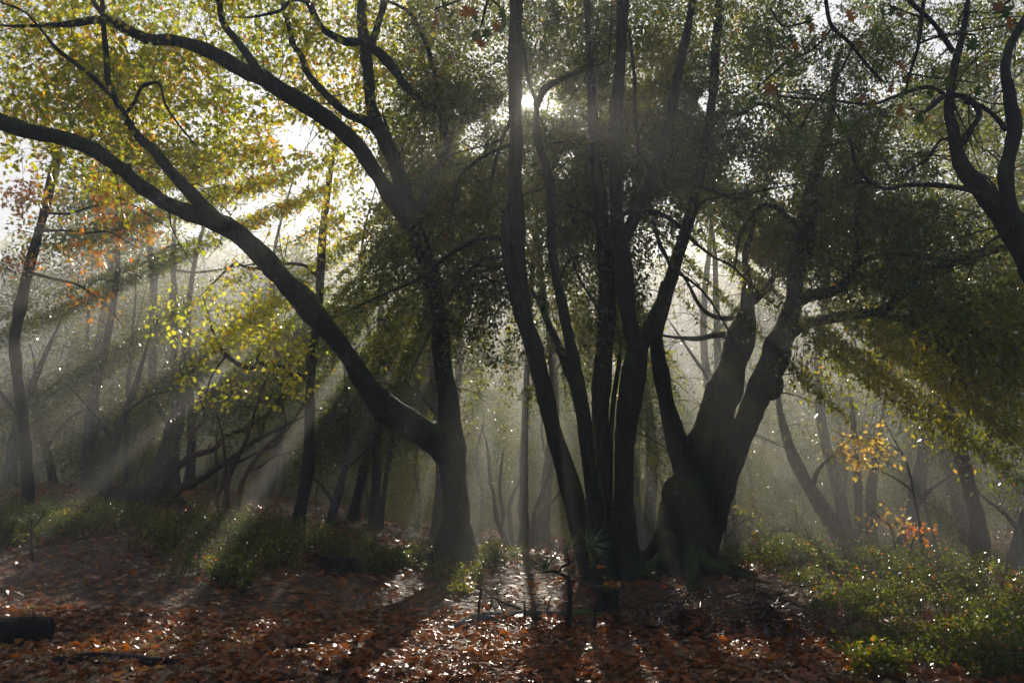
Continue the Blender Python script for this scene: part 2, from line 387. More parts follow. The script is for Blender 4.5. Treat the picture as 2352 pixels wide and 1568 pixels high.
# openings to the sky, in picture units (x, y, rx, ry, strength)
SKY = [(680, 315, 52, 42, .93), (865, 425, 36, 40, .9), (700, 420, 30, 26, .5), (1150, 262, 24, 30, .8), (1268, 248, 28, 20, .7), (1300, 370, 30, 40, .5),
       (1230, 90, 14, 60, .4), (740, 40, 50, 30, .4), (1095, 290, 26, 20, .7), (1625, 235, 25, 25, .9), (1800, 430, 34, 38, .7), (1700, 390, 30, 30, .6), (1650, 620, 26, 44, .7), (1600, 790, 45, 25, .5), (1080, 330, 30, 25, .7),
       (1890, 390, 35, 25, .6), (130, 600, 60, 25, .6), (570, 190, 40, 40, .6), (1530, 470, 25, 30, .6), (2180, 90, 60, 50, .5), (2310, 230, 30, 120, .5), (1690, 190, 25, 50, .4),
       (1213, 233, 17, 17, 1), (1240, 240, 26, 14, .9), (450, 60, 60, 30, .5), (300, 120, 30, 30, .5), (760, 640, 30, 30, .2), (1760, 470, 40, 20, .3)]
def sky_keep(p):
    x, y = proj(p); k = np.ones(len(p))
    w = (vnoise2(x * .03, y * .03) - .5) * .9
    for (cx, cy_, rx, ry, s) in SKY:
        e = np.hypot((x - cx) / rx, (y - cy_) / ry) + w
        k = k * (1 - s * smst(1.15, .8, e))
    return k

# ------------------------------------------------------------------ a tree
def surf_points(limbs, n, rng):
    """points and outward directions on the upper and sunward surface of limbs"""
    seg = []; w = []
    for L in limbs:
        a, b = L[:-1], L[1:]; ln = np.linalg.norm(b[:, :3] - a[:, :3], axis=1)
        seg.append(np.hstack([a, b])); w.append(ln * (a[:, 3] + .02))
    seg = np.vstack(seg); w = np.concatenate(w); i = rng.choice(len(seg), n, p=w / w.sum())
    t = rng.random(n)[:, None]; s = seg[i]; c = s[:, :4] * (1 - t) + s[:, 4:] * t
    T = norm(s[:, 4:7] - s[:, :3]); d = rng.normal(size=(n, 3)) * .7 + np.array([0, .45, .5]); d = norm(d - (d * T).sum(1, keepdims=True) * T)
    return c[:, :3] + d * c[:, 3:4] * .97, d, T

def build_tree(label, cat, trunk, limbs, clusters, leaf, seed=1, group=None, name='oak_tree', bark=None, sides=18, twig_n=6, leaves_per=9,
               twig_len=.45, moss=0, root_extra=.5, leaf_k=0, attach_from=.15, flare=1.5, droop=.25, mask=True, roots=0, bare=0, spread=.28, mask_pow=1.0):
    rng = np.random.default_rng(seed); bark = bark or M_BARK
    base = trunk[0]
    root = empty(name, (base[0], base[1], float(gz(base[0], base[1])))); tag(root, label, cat, group)
    org = np.array(root.location)
    def put(nm, me, par=root):
        o = mesh_obj(nm, me, par); me.transform(__import__('mathutils').Matrix.Translation(tuple(-org))); return o
    tr = trunk.copy()
    h0 = gz(tr[0, 0], tr[0, 1])
    # root flare
    hh = np.clip((tr[:, 2] - h0) / (tr[0, 3] * 4.5 + .2), 0, 1); tr[:, 3] *= 1 + (flare - 1) * (1 - hh) ** 2.2
    e_ = norm(tr[-1, :3] - tr[-4, :3]); r_e = tr[-1, 3]
    if r_e > .01:
        ln = 10 * r_e + .4; b_ = rng.normal(size=3) * .15 * ln; b_[2] = abs(b_[2])
        tr = np.vstack([tr, [[*(tr[-1, :3] + e_ * ln * f_ + b_ * f_ * f_), r_e * (1 - f_) ** .8 + .002] for f_ in (.2, .4, .6, .8, 1.0)]])
    foot = tr[0].copy(); foot[2] = h0 - .35; foot[3] *= 1.1
    if tr[0, 2] > h0 - .3: tr = np.vstack([foot, tr])
    put('trunk', tube_batch('trunk', tr[None, :, :3], tr[None, :, 3], sides + 8, bark, .22))
    if roots:
        r0 = trunk[min(4, len(trunk) - 1), 3]
        for i in range(roots):
            a = 2 * np.pi * (i + rng.random() * .6) / roots; dv = np.array([math.cos(a), math.sin(a), 0]); ln = r0 * rng.uniform(2.6, 4.2); side = np.array([-dv[1], dv[0], 0]) * rng.normal() * .35 * r0
            q0 = np.array([base[0], base[1], 0]); ps = [q0 + dv * r0 * .35, q0 + dv * r0 * 1.15, q0 + dv * (r0 + ln * .45) + side, q0 + dv * (r0 + ln) + side * 2.5]
            zs = [r0 * 1.3, r0 * .35, r0 * .02, -.10]; rs = [.42 * r0, .36 * r0, .22 * r0, .07 * r0]
            rt_ = resample(np.array([[*p_[:2], float(gz(p_[0], p_[1])) + z_, r_] for p_, z_, r_ in zip(ps, zs, rs)]), 5)
            put('root', tube_batch('root', rt_[None, :, :3], rt_[None, :, 3], 12, bark, .25))
    for i_, L in enumerate(limbs):
        e_ = norm(L[-1, :3] - L[-4, :3]); r_e = L[-1, 3]
        if .008 < r_e < .10 and np.linalg.norm(L[-1, :3] - L[0, :3]) > 1.0: # taper every limb out to a fine end
            ln = 14 * r_e + .3; b_ = rng.normal(size=3) * .12 * ln
            ext = np.array([[*(L[-1, :3] + e_ * ln * f_ + b_ * f_ * f_), r_e * (1 - f_) ** .8 + .002] for f_ in (.2, .4, .6, .8, 1.0)])
            L = np.vstack([L, ext]); limbs[i_] = L
        put('branch', tube_batch('branch', L[None, :, :3], L[None, :, 3], sides if L[:, 3].max() > .06 else 8, bark, .22))
    # branches reaching the leaf clusters
    nodes = np.vstack([tr[int(len(tr) * attach_from):]] + limbs) if limbs else tr[int(len(tr) * attach_from):]
    C = clusters
    if mask: 
        kk = light_keep(C, mask_pow) * (sky_keep(C) * .9 + .1)
        C = C[rng.random(len(C)) < .15 + .85 * kk]
    if len(C):
        d0 = np.array([np.min(((nodes[:, :3] - c) ** 2).sum(1)) for c in C]); C = C[np.argsort(d0)]
        N = np.zeros((len(nodes) + len(C) * 4, 4)); N[:len(nodes)] = nodes; nn = len(nodes)
        PPb, RRb = [], []
        t = np.linspace(0, 1, 6)[:, None]
        for c in C:
            dd = ((N[:nn, :3] - c) ** 2).sum(1) + 2.5 * np.maximum(N[:nn, 2] - c[2] - .3, 0) ** 2; i = int(np.argmin(dd)); a = N[i, :3]; L = math.sqrt(((a - c) ** 2).sum()) + .01
            mid = (a + c) / 2 + rng.normal(size=3) * L * .13 + np.array([0, 0, .10 * L])
            m2 = rng.normal(size=(6, 3)) * L * .035; m2[0] = 0
            pl = a * (1 - t) ** 2 + 2 * mid * t * (1 - t) + c * t ** 2 + m2
            r0 = min(N[i, 3] * .7, .006 + .011 * L ** .9); r1 = max(.004, r0 * .45)
            PPb.append(pl); RRb.append(np.linspace(r0, r1, 6))
            N[nn:nn + 4, :3] = pl[2:]; N[nn:nn + 4, 3] = np.linspace(r0, r1, 6)[2:]; nn += 4
        PPb = np.array(PPb); RRb = np.array(RRb)
        # twigs
        m = len(C); K = twig_n
        st = np.repeat(PPb[:, -1], K, 0); back = np.repeat(PPb[:, 3], K, 0); tt = rng.random((m * K, 1)) ** 1.5
        st = st * (1 - tt * .8) + back * tt * .8
        out = norm(PPb[:, -1] - PPb[:, 2]); dr = norm(np.repeat(out, K, 0) * .55 + rng.normal(size=(m * K, 3)) * .75 + np.array([0, 0, -droop * .6]))
        ln = twig_len * rng.uniform(.5, 1.3, (m * K, 1))
        s4 = np.linspace(0, 1, 4)[None, :, None]
        tw = st[:, None] + dr[:, None] * ln[:, None] * s4 + np.array([0, 0, -droop])[None, None] * ln[:, None] * s4 ** 2 + rng.normal(size=(m * K, 4, 3)) * .02 * (s4 > 0)
        # leaves along the twigs
        Q = leaves_per; ti = np.repeat(np.arange(m * K), Q); u = rng.random(len(ti)) ** .8 * 1.02
        seg = np.minimum((u * 3).astype(int), 2); f = (u * 3 - seg)[:, None]
        pos = tw[ti, seg] * (1 - f) + tw[ti, seg + 1] * f
        ax = norm(norm(tw[ti, 3] - tw[ti, 0]) * .6 + rng.normal(size=(len(ti), 3)) * .75 + np.array([0, 0, -.25]))
        pos = pos + rng.normal(size=pos.shape) * spread * leaf['size'] * 1.2
        nr = norm(rng.normal(size=(len(ti), 3)) * .8 + np.array([0, -.1, .8]))
        if mask:
            keep = rng.random(len(pos)) < light_keep(pos, mask_pow) * sky_keep(pos)
            tk = np.zeros(m * K, bool); np.logical_or.at(tk, ti[keep], True)
        else: keep = np.ones(len(pos), bool); tk = np.ones(m * K, bool)
        pos, ax, nr = pos[keep], ax[keep], nr[keep]
        size = leaf['size'] * rng.uniform(.65, 1.25, len(pos))
        patch = vnoise3(pos * .8 + seed)
        tone = np.clip(leaf.get('tone', .4) + (patch - .5) * .9 + rng.normal(size=len(pos)) * .16, 0, .94)
        tone = np.where(rng.random(len(pos)) < leaf.get('odd', .03), rng.uniform(.93, 1, len(pos)), tone)
        tws = tw[tk][:, [0, 2, 3]]
        if leaf.get('twkeep', 1) < 1: tws = tws[rng.random(len(tws)) < leaf['twkeep']]
        rt = np.tile(np.array([.0045, .0035, .002]), (len(tws), 1)) * leaf.get('tw', 1)
        put('twigs', tube_batch('twigs', tws, rt, 3, M_TWIG, cap=False))['kind'] = 'stuff'
        put('small_branches', tube_batch('small_branches', PPb[:, [0, 1, 2, 4, 5]], RRb[:, [0, 1, 2, 4, 5]], 4 if leaf['size'] < .1 else 3, M_TWIG, cap=False))['kind'] = 'stuff'
        if leaf_k and len(pos) > leaf_k * 2:
            x, y = proj(pos); dist = np.linalg.norm(pos - EYE, axis=1)
            vis = (x > 0) & (x < 2352) & (y > 0) & (y < 1568)
            sc = np.where(vis, size / dist, 0); top = np.argsort(-sc)[:leaf_k]
            leaf_objects(root, pos[top], ax[top], nr[top], size[top], leaf.get('T1', leaf['T']), leaf['mat1'], leaf['mat1'].name)
            mk = np.ones(len(pos), bool); mk[top] = False; pos, ax, nr, size, tone = pos[mk], ax[mk], nr[mk], size[mk], tone[mk]
        put('crown', leaves_mesh('crown', pos, ax, nr, size, leaf['T'], leaf['mat'], tone))['kind'] = 'stuff'
        STATS.append((label[:40], len(pos), len(PPb)))
    if bare:
        src_ = [l for l in limbs if l[:, 3].max() > .03] + [tr[len(tr) // 2:]]
        pts, dr, T_ = surf_points(src_, bare, rng); dr = norm(dr * .8 + T_ * rng.uniform(-.2, 1, (bare, 1)) + rng.normal(size=dr.shape) * .35)
        ln = rng.gamma(2.2, .2, (bare, 1)) + .12; t_ = np.linspace(0, 1, 5)[None, :, None]; bend = rng.normal(size=(bare, 1, 3)) * .35 + np.array([0, 0, -.25])
        tw_ = (pts - dr * .02)[:, None] + dr[:, None] * ln[:, None] * t_ + bend * ln[:, None] * t_ ** 2 + rng.normal(size=(bare, 5, 3)) * .02 * t_
        f0 = tw_[:, 2]; d2_ = norm(dr + rng.normal(size=dr.shape) * .8); tw2 = f0[:, None] + d2_[:, None] * (ln * .55)[:, None] * t_ + rng.normal(size=(bare, 5, 3)) * .02 * t_
        R1 = (.004 + .008 * ln) * np.array([1, .8, .6, .45, .25])
        put('bare_twigs', tube_batch('bare_twigs', np.concatenate([tw_, tw2]), np.concatenate([R1, R1 * .55]), 4, M_TWIG, cap=False))['kind'] = 'stuff'
    if moss:
        pts, dr, T = surf_points([tr] + [l for l in limbs if l[:, 3].max() > .05], moss * 2, rng)
        k = vnoise3(pts * 1.6 + 50) + .25 * rng.random(len(pts)) > .42; pts, dr, T = pts[k], dr[k], T[k]
        put('moss', leaves_mesh('moss', pts, norm(dr + rng.normal(size=dr.shape) * .35), norm(np.cross(T, dr) + rng.normal(size=dr.shape) * .5), rng.uniform(.014, .034, len(pts)), T_BLADE, M_MOSS, rng.random(len(pts))))['kind'] = 'stuff'
    return root

STATS = []
def blobs(lst, seed, per=1.0, back=0.0):
    """rows (x, y, rx, ry, d0, d1, n): cluster centres scattered through these volumes"""
    rng = np.random.default_rng(seed + 900); out = []
    for (x, y, rx, ry, d0, d1, n) in lst:
        n = max(1, int(n * per)); a = rng.random(n) * 2 * np.pi; r = np.sqrt(rng.random(n)) * (1 + .35 * rng.random(n) ** 3); d = rng.uniform(d0, d1, n) + back
        for i in range(n): out.append(P(x + rx * r[i] * math.cos(a[i]), y + ry * r[i] * math.sin(a[i]), d[i]))
    return np.array(out)

LOB = dict(T=T_LOB2, T1=T_LOBED, mat=M_OAK, mat1=M_OAK1, size=.125, tone=.45, odd=.05, twkeep=.5)
SMALL = dict(T=T_SIMPLE, T1=T_OVAL, mat=M_EVER, mat1=M_EVER1, size=.098, tone=.42, odd=.03, twkeep=.4)
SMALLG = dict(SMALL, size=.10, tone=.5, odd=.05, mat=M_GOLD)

# ================================================================== THE NEAR TREES
def gd(x, y): return ground_hit(x, y)

# ---- big forked oak left of the centre, with the two long limbs that sweep to the left
d2 = gd(1044, 1292)
T2 = limb_pts([(1044, 1300, 82), (1047, 1230, 66), (1049, 1169, 58), (1043, 1100, 60), (1036, 1040, 66), (1033, 990, 56), (1031, 930, 48), (1022, 870, 41), (1014, 800, 38), (1008, 720, 36), (990, 640, 38), (968, 570, 44), (952, 520, 50)], (d2, d2))
l2 = [
    limb_pts([(1040, 1060, 60), (1005, 1012, 62), (960, 985, 60), (900, 948, 58), (858, 905, 52), (832, 868, 46), (800, 815, 46), (765, 770, 46), (715, 712, 48), (655, 648, 50), (600, 588, 50), (535, 528, 46), (470, 500, 42), (400, 476, 38), (335, 435, 37), (270, 380, 34), (205, 338, 34), (140, 318, 32), (60, 300, 38), (-30, 268, 42), (-160, 220, 40)], (d2, d2 - 3.2)),
    limb_pts([(778, 780, 36), (742, 735, 34), (712, 690, 34), (690, 665, 30), (660, 640, 22)], (d2 + .2, d2)),
    limb_pts([(952, 530, 50), (920, 480, 44), (900, 455, 42), (868, 405, 38), (825, 340, 38), (780, 295, 40), (735, 262, 40), (690, 232, 40), (645, 208, 36), (605, 180, 40), (560, 162, 36), (500, 126, 36), (450, 106, 32), (395, 94, 30), (345, 92, 25), (310, 78, 24), (262, 52, 26), (222, 45, 20), (170, 54, 15), (120, 58, 12), (60, 60, 8), (30, 60, 6)], (d2, d2 - 2.2)),
    limb_pts([(950, 520, 42), (925, 430, 40), (905, 365, 38), (880, 310, 38), (866, 288, 36), (852, 240, 28), (847, 180, 27), (840, 130, 26), (835, 85, 24), (832, 40, 22), (833, -60, 20)], (d2, d2 + .8)),
    limb_pts([(840, 130, 20), (852, 100, 18), (870, 50, 16), (884, 0, 15), (900, -60, 13)], (d2 + .6, d2 + .5)),
    limb_pts([(868, 292, 26), (835, 275, 24), (800, 262, 22), (770, 238, 20), (742, 210, 18), (718, 185, 15), (702, 160, 16), (692, 130, 13), (672, 100, 15), (660, 50, 11), (649, 20, 9), (648, -60, 8)], (d2 + .3, d2 - .6)),
    limb_pts([(954, 535, 34), (966, 478, 24), (985, 435, 22), (1000, 403, 21), (1015, 368, 20), (1030, 335, 19), (1020, 290, 17), (1003, 225, 17), (996, 154, 13), (979, 102, 13), (960, 60, 10), (940, 28, 10), (917, 14, 8)], (d2 + .2, d2 + .8)),
    limb_pts([(1003, 250, 20), (975, 240, 20), (948, 215, 22), (925, 190, 20), (910, 165, 22), (883, 133, 23), (855, 112, 20), (825, 99, 20), (790, 95, 20), (752, 75, 18), (735, 58, 16), (721, 34, 17), (704, 5, 16), (670, 2, 10), (645, 25, 8), (600, 36, 6)], (d2 + .6, d2 - .9)),
    limb_pts([(605, 182, 24), (588, 155, 22), (560, 115, 22), (545, 92, 20), (523, 68, 18), (509, 41, 17), (502, 0, 15), (498, -60, 14)], (d2 - 1.2, d2 - 1.4)),
    limb_pts([(268, 54, 18), (245, 40, 13), (225, 20, 12), (212, -5, 12), (205, -60, 11)], (d2 - 2.1, d2 - 2.3)),
    limb_pts([(520, 520, 30), (470, 478, 30), (420, 425, 28), (385, 385, 27), (355, 345, 24), (330, 325, 22), (308, 300, 20), (290, 270, 18), (266, 228, 17), (250, 190, 14), (246, 150, 13), (243, 110, 13), (238, 60, 12), (232, -60, 9)], (d2 - 1.9, d2 - 2.3)),
    limb_pts([(262, 225, 12), (225, 190, 10), (205, 170, 12), (165, 140, 12), (130, 112, 10), (100, 75, 7), (60, 30, 6), (20, 12, 5)], (d2 - 2.3, d2 - 2.9)),
    limb_pts([(290, 262, 11), (312, 230, 9), (326, 200, 9), (365, 192, 7), (380, 240, 6), (410, 285, 5), (440, 322, 4)], (d2 - 2.0, d2 - 2.4)),
    limb_pts([(262, 395, 12), (285, 385, 10), (300, 378, 9)], (d2 - 2, d2 - 2.1)),
]
cl2 = blobs([(90, 100, 190, 150, 10.5, 14, 150), (320, 70, 200, 120, 11, 14.5, 150), (560, 60, 180, 110, 12, 15, 130), (140, 260, 190, 110, 10.5, 13.5, 130), (400, 240, 190, 120, 11.5, 14.5, 160),
             (330, 390, 150, 60, 11.5, 14, 90), (570, 390, 150, 100, 12.5, 15.5, 160), (640, 480, 120, 80, 13, 15.5, 110), (760, 130, 150, 150, 13, 16, 140), (900, 120, 120, 130, 14, 16.5, 100), (820, 330, 110, 110, 13.5, 16, 75), (700, 270, 90, 80, 13, 15, 45), (960, 300, 80, 130, 14, 16.5, 50), (860, 480, 110, 50, 14, 16, 36),
             (250, -110, 380, 110, 10, 14, 120), (760, -110, 250, 90, 12, 16, 90), (-140, 120, 120, 300, 9.5, 13, 50), (470, 560, 110, 30, 12.5, 14.5, 12)], 2, .62, 1.8)
build_tree('big forked oak whose two long limbs sweep up left through yellow-green leaves', 'tree', T2, l2, cl2, LOB, seed=2, leaf_k=300, twig_n=5, leaves_per=7, twig_len=.65, moss=9000, roots=6, bare=420, spread=.8, mask_pow=.75)

# ---- the central clump: stems leaning left from one mossy root
d3 = gd(1360, 1325) 
C1 = limb_pts([(1378, 1335, 66), (1350, 1270, 46), (1335, 1203, 44), (1316, 1135, 43), (1290, 1050, 42), (1272, 995, 41), (1255, 927, 42), (1238, 859, 40), (1223, 790, 38), (1201, 722, 34), (1190, 653, 38), (1184, 585, 42), (1184, 517, 40), (1183, 420, 33), (1185, 318, 32), (1184, 250, 35), (1184, 171, 38), (1184, 80, 32), (1185, 0, 31), (1188, -120, 28), (1180, -300, 24)], (d3, d3 - .4))
lC = [
    limb_pts([(1188, 700, 26), (1172, 640, 24), (1160, 560, 22), (1163, 500, 16), (1175, 440, 10)], (d3 - .3, d3 - .4)),
    limb_pts([(1195, 262, 9), (1180, 270, 8), (1168, 290, 7), (1150, 320, 6), (1118, 332, 5), (1090, 340, 4)], (d3 - .4, d3 - .9)),
    limb_pts([(1180, 250, 8), (1160, 305, 7), (1140, 360, 6), (1128, 430, 5), (1120, 500, 4)], (d3 - .4, d3 - 1.0)),
    limb_pts([(1184, 330, 12), (1140, 345, 9), (1080, 380, 8), (1050, 420, 7), (1040, 470, 5)], (d3 - .3, d3 - .6)),
    limb_pts([(1190, 560, 14), (1130, 545, 12), (1070, 560, 12), (1010, 600, 10), (960, 640, 9), (905, 665, 7), (850, 690, 5)], (d3 - .3, d3 - 1)),
    limb_pts([(1188, 610, 10), (1150, 590, 9), (1105, 600, 9), (1060, 640, 8), (1020, 700, 7), (990, 760, 5), (960, 820, 4)], (d3 - .3, d3 - .8)),
]
clC = blobs([(1212, 233, 240, 210, 15, 18.5, 150), (1090, 270, 100, 90, 15, 18, 60), (1090, 560, 120, 120, 15, 18, 70), (900, 450, 140, 70, 15, 18.5, 60), (1240, 480, 90, 200, 15, 18, 70), (1080, 100, 140, 150, 12, 16, 200), (1010, 200, 120, 170, 13.5, 16.5, 140), (1050, 300, 110, 120, 12.5, 15.5, 120), (1060, 440, 150, 80, 13, 16, 100), (930, 400, 90, 90, 14, 16.5, 50), (1100, 420, 80, 60, 12.5, 15, 40), (990, 590, 160, 80, 12, 14.5, 105), (900, 700, 140, 90, 12, 14.5, 95), (1060, 700, 90, 110, 12, 14.5, 75), (860, 790, 100, 60, 12.5, 14.5, 45), (1060, 520, 90, 60, 12.5, 15, 45),
             (1150, 600, 60, 110, 12, 13.5, 35), (1250, 100, 60, 100, 12.5, 15, 32), (1175, 830, 60, 90, 12, 13.5, 16), (1240, 640, 40, 80, 12, 14, 8), (1050, -120, 200, 120, 11, 16, 70), (930, 560, 90, 50, 13, 15, 30), (1105, 870, 70, 80, 12, 14, 16)], 3, .9, 1.7)
build_tree('dark trunk in front of the sun, curving down right into the central clump', 'tree', C1, lC, clC, SMALL, seed=3, leaf_k=220, twig_n=6, leaves_per=9, twig_len=.55, bare=110, moss=9000, spread=.55, droop=.4, flare=1.3, name='live_oak_tree')

dD = d3 - .5
D1 = limb_pts([(1386, 1345, 56), (1376, 1270, 50), (1370, 1203, 46), (1365, 1135, 40), (1350, 1050, 32), (1341, 961, 34), (1327, 893, 35), (1315, 824, 31), (1302, 756, 24), (1288, 688, 24), (1274, 619, 21), (1266, 517, 27), (1266, 440, 24), (1255, 386, 24), (1243, 350, 24), (1233, 305, 22), (1231, 275, 16), (1232, 250, 14), (1229, 228, 11), (1221, 205, 9), (1212, 180, 9), (1207, 140, 8)], (dD, dD + .1))
lD = [
    limb_pts([(1231, 252, 12), (1238, 232, 14), (1250, 205, 16), (1275, 190, 15), (1300, 178, 12), (1330, 165, 8), (1370, 150, 5)], (dD + .1, dD + .5)),
    limb_pts([(1262, 500, 9), (1290, 530, 7), (1310, 580, 6), (1330, 640, 5), (1355, 680, 4)], (dD, dD - .5)),
    limb_pts([(1284, 650, 9), (1300, 610, 9), (1320, 590, 8), (1340, 588, 5)], (dD, dD + .2)),
    limb_pts([(1240, 345, 8), (1262, 330, 6), (1290, 325, 5), (1320, 330, 4)], (dD, dD + .3)),
]
clD = blobs([(1310, 330, 80, 90, 12.5, 15, 50), (1310, 60, 100, 90, 12.5, 15.5, 90), (1310, 500, 80, 110, 13, 16, 60), (1320, 440, 60, 70, 12, 14, 30), (1330, 620, 70, 90, 12, 14, 18), (1330, 780, 80, 90, 12, 14, 14), (1330, 170, 60, 40, 12.5, 15, 18)], 4, .9, 1.7)
build_tree('thin dark stem forking just below the bright sun, front of the central clump', 'tree', D1, lD, clD, SMALL, seed=4, leaf_k=120, twig_n=6, leaves_per=10, twig_len=.5, moss=6000, bare=70, spread=.55, droop=.4, flare=1.15, name='live_oak_tree')

dE = d3 + .5
E1 = limb_pts([(1405, 1325, 60), (1390, 1200, 44), (1380, 1100, 38), (1377, 1050, 38), (1379, 961, 42), (1384, 859, 44), (1392, 756, 40), (1394, 688, 36), (1390, 600, 36), (1382, 520, 34), (1376, 440, 34), (1368, 380, 30), (1362, 300, 26), (1358, 200, 22), (1352, 80, 18), (1350, -80, 15)], (dE, dE + .5))
lE = [
    limb_pts([(1396, 1230, 16), (1400, 1140, 15), (1402, 1060, 14), (1404, 980, 14), (1412, 900, 12), (1420, 850, 10)], (dE + .2, dE + .6)),
    limb_pts([(1322, 900, 18), (1300, 840, 22), (1280, 790, 18), (1262, 750, 14), (1240, 700, 10)], (dE + .6, dE + 1)),
    limb_pts([(1378, 520, 15), (1350, 490, 14), (1325, 480, 10), (1300, 470, 8)], (dE + .3, dE + .4)),
]
clE = blobs([(1480, 480, 200, 160, 15, 18.5, 110), (1620, 700, 150, 120, 15, 18.5, 80), (1300, 80, 110, 110, 14, 17, 70), (1460, 200, 120, 200, 14.5, 17, 100), (1330, 380, 80, 110, 14, 16.5, 50), (1400, 90, 80, 120, 13, 16.5, 75), (1370, 270, 90, 90, 13, 16, 75), (1400, 420, 90, 80, 13, 16, 70), (1300, 560, 60, 60, 13, 15.5, 16), (1350, 720, 60, 70, 13, 15, 12), (1420, -120, 150, 120, 12, 17, 60)], 5, .9, 1.7)
build_tree('straight stem in the middle of the central clump, between dark and forked stems', 'tree', E1, lE, clE, SMALL, seed=5, leaf_k=80, twig_n=6, leaves_per=9, twig_len=.55, moss=3500, roots=3, bare=60, spread=.55, flare=1.2, name='live_oak_tree')

dF = d3 + .1
F1 = limb_pts([(1430, 1325, 78), (1432, 1255, 58), (1431, 1169, 48), (1434, 1100, 42), (1435, 1032, 44), (1442, 961, 48), (1456, 859, 50), (1464, 800, 46), (1448, 750, 36), (1440, 690, 38), (1430, 620, 40), (1422, 560, 38), (1416, 480, 32), (1413, 400, 30), (1414, 300, 28), (1420, 200, 28), (1428, 90, 26), (1432, 0, 30), (1436, -100, 26)], (dF, dF + .5))
lF = [
    limb_pts([(1464, 815, 40), (1485, 770, 32), (1503, 730, 32), (1520, 690, 30), (1530, 650, 28)], (dF + .1, dF + .2)),
    limb_pts([(1425, 560, 30), (1443, 530, 28), (1470, 480, 26), (1490, 430, 26), (1512, 370, 25), (1532, 300, 24), (1550, 220, 23), (1562, 150, 22), (1578, 80, 20), (1592, 0, 19), (1600, -90, 16)], (dF + .2, dF + .8)),
    limb_pts([(1418, 510, 14), (1440, 488, 13), (1480, 486, 12), (1520, 492, 11), (1560, 520, 10), (1600, 560, 8), (1640, 590, 6), (1680, 610, 5), (1720, 650, 4)], (dF, dF - .9)),
    limb_pts([(1500, 505, 10), (1515, 560, 10), (1530, 590, 9), (1545, 620, 8), (1580, 640, 7), (1615, 670, 6), (1645, 710, 5), (1680, 770, 4)], (dF - .5, dF - 1)),
    limb_pts([(1508, 395, 12), (1490, 380, 11), (1470, 350, 10), (1462, 300, 9), (1458, 200, 8), (1450, 100, 7)], (dF + .4, dF + .8)),
]
clF = blobs([(1480, 560, 130, 110, 14, 17, 90), (1600, 620, 120, 110, 14, 17, 60), (1560, 400, 130, 90, 14, 17, 60), (1600, 180, 120, 180, 14, 17, 90), (1520, 350, 100, 110, 14, 16.5, 70), (1580, 500, 110, 100, 14, 16.5, 60), (1560, 680, 90, 80, 14, 16, 40), (1480, 110, 90, 130, 13, 16, 95), (1470, 280, 80, 90, 13, 16, 70), (1440, 620, 50, 110, 12.5, 14, 48), (1490, 430, 60, 60, 13, 15.5, 34), (1420, 760, 50, 60, 12.5, 14, 12), (1580, 60, 90, 110, 13, 16, 70), (1560, 220, 70, 70, 13, 16, 45), (1560, 580, 80, 70, 12.5, 14.5, 26), (1590, -130, 160, 110, 12, 17, 50), (1520, 760, 60, 60, 13, 15, 16)], 6, .9, 1.7)
build_tree('broad-footed right stem of the central clump, splitting in a narrow fork half way up', 'tree', F1, lF, clF, SMALL, seed=6, leaf_k=160, twig_n=6, leaves_per=9, twig_len=.55, moss=8000, roots=5, bare=110, spread=.55, flare=1.35, name='live_oak_tree')

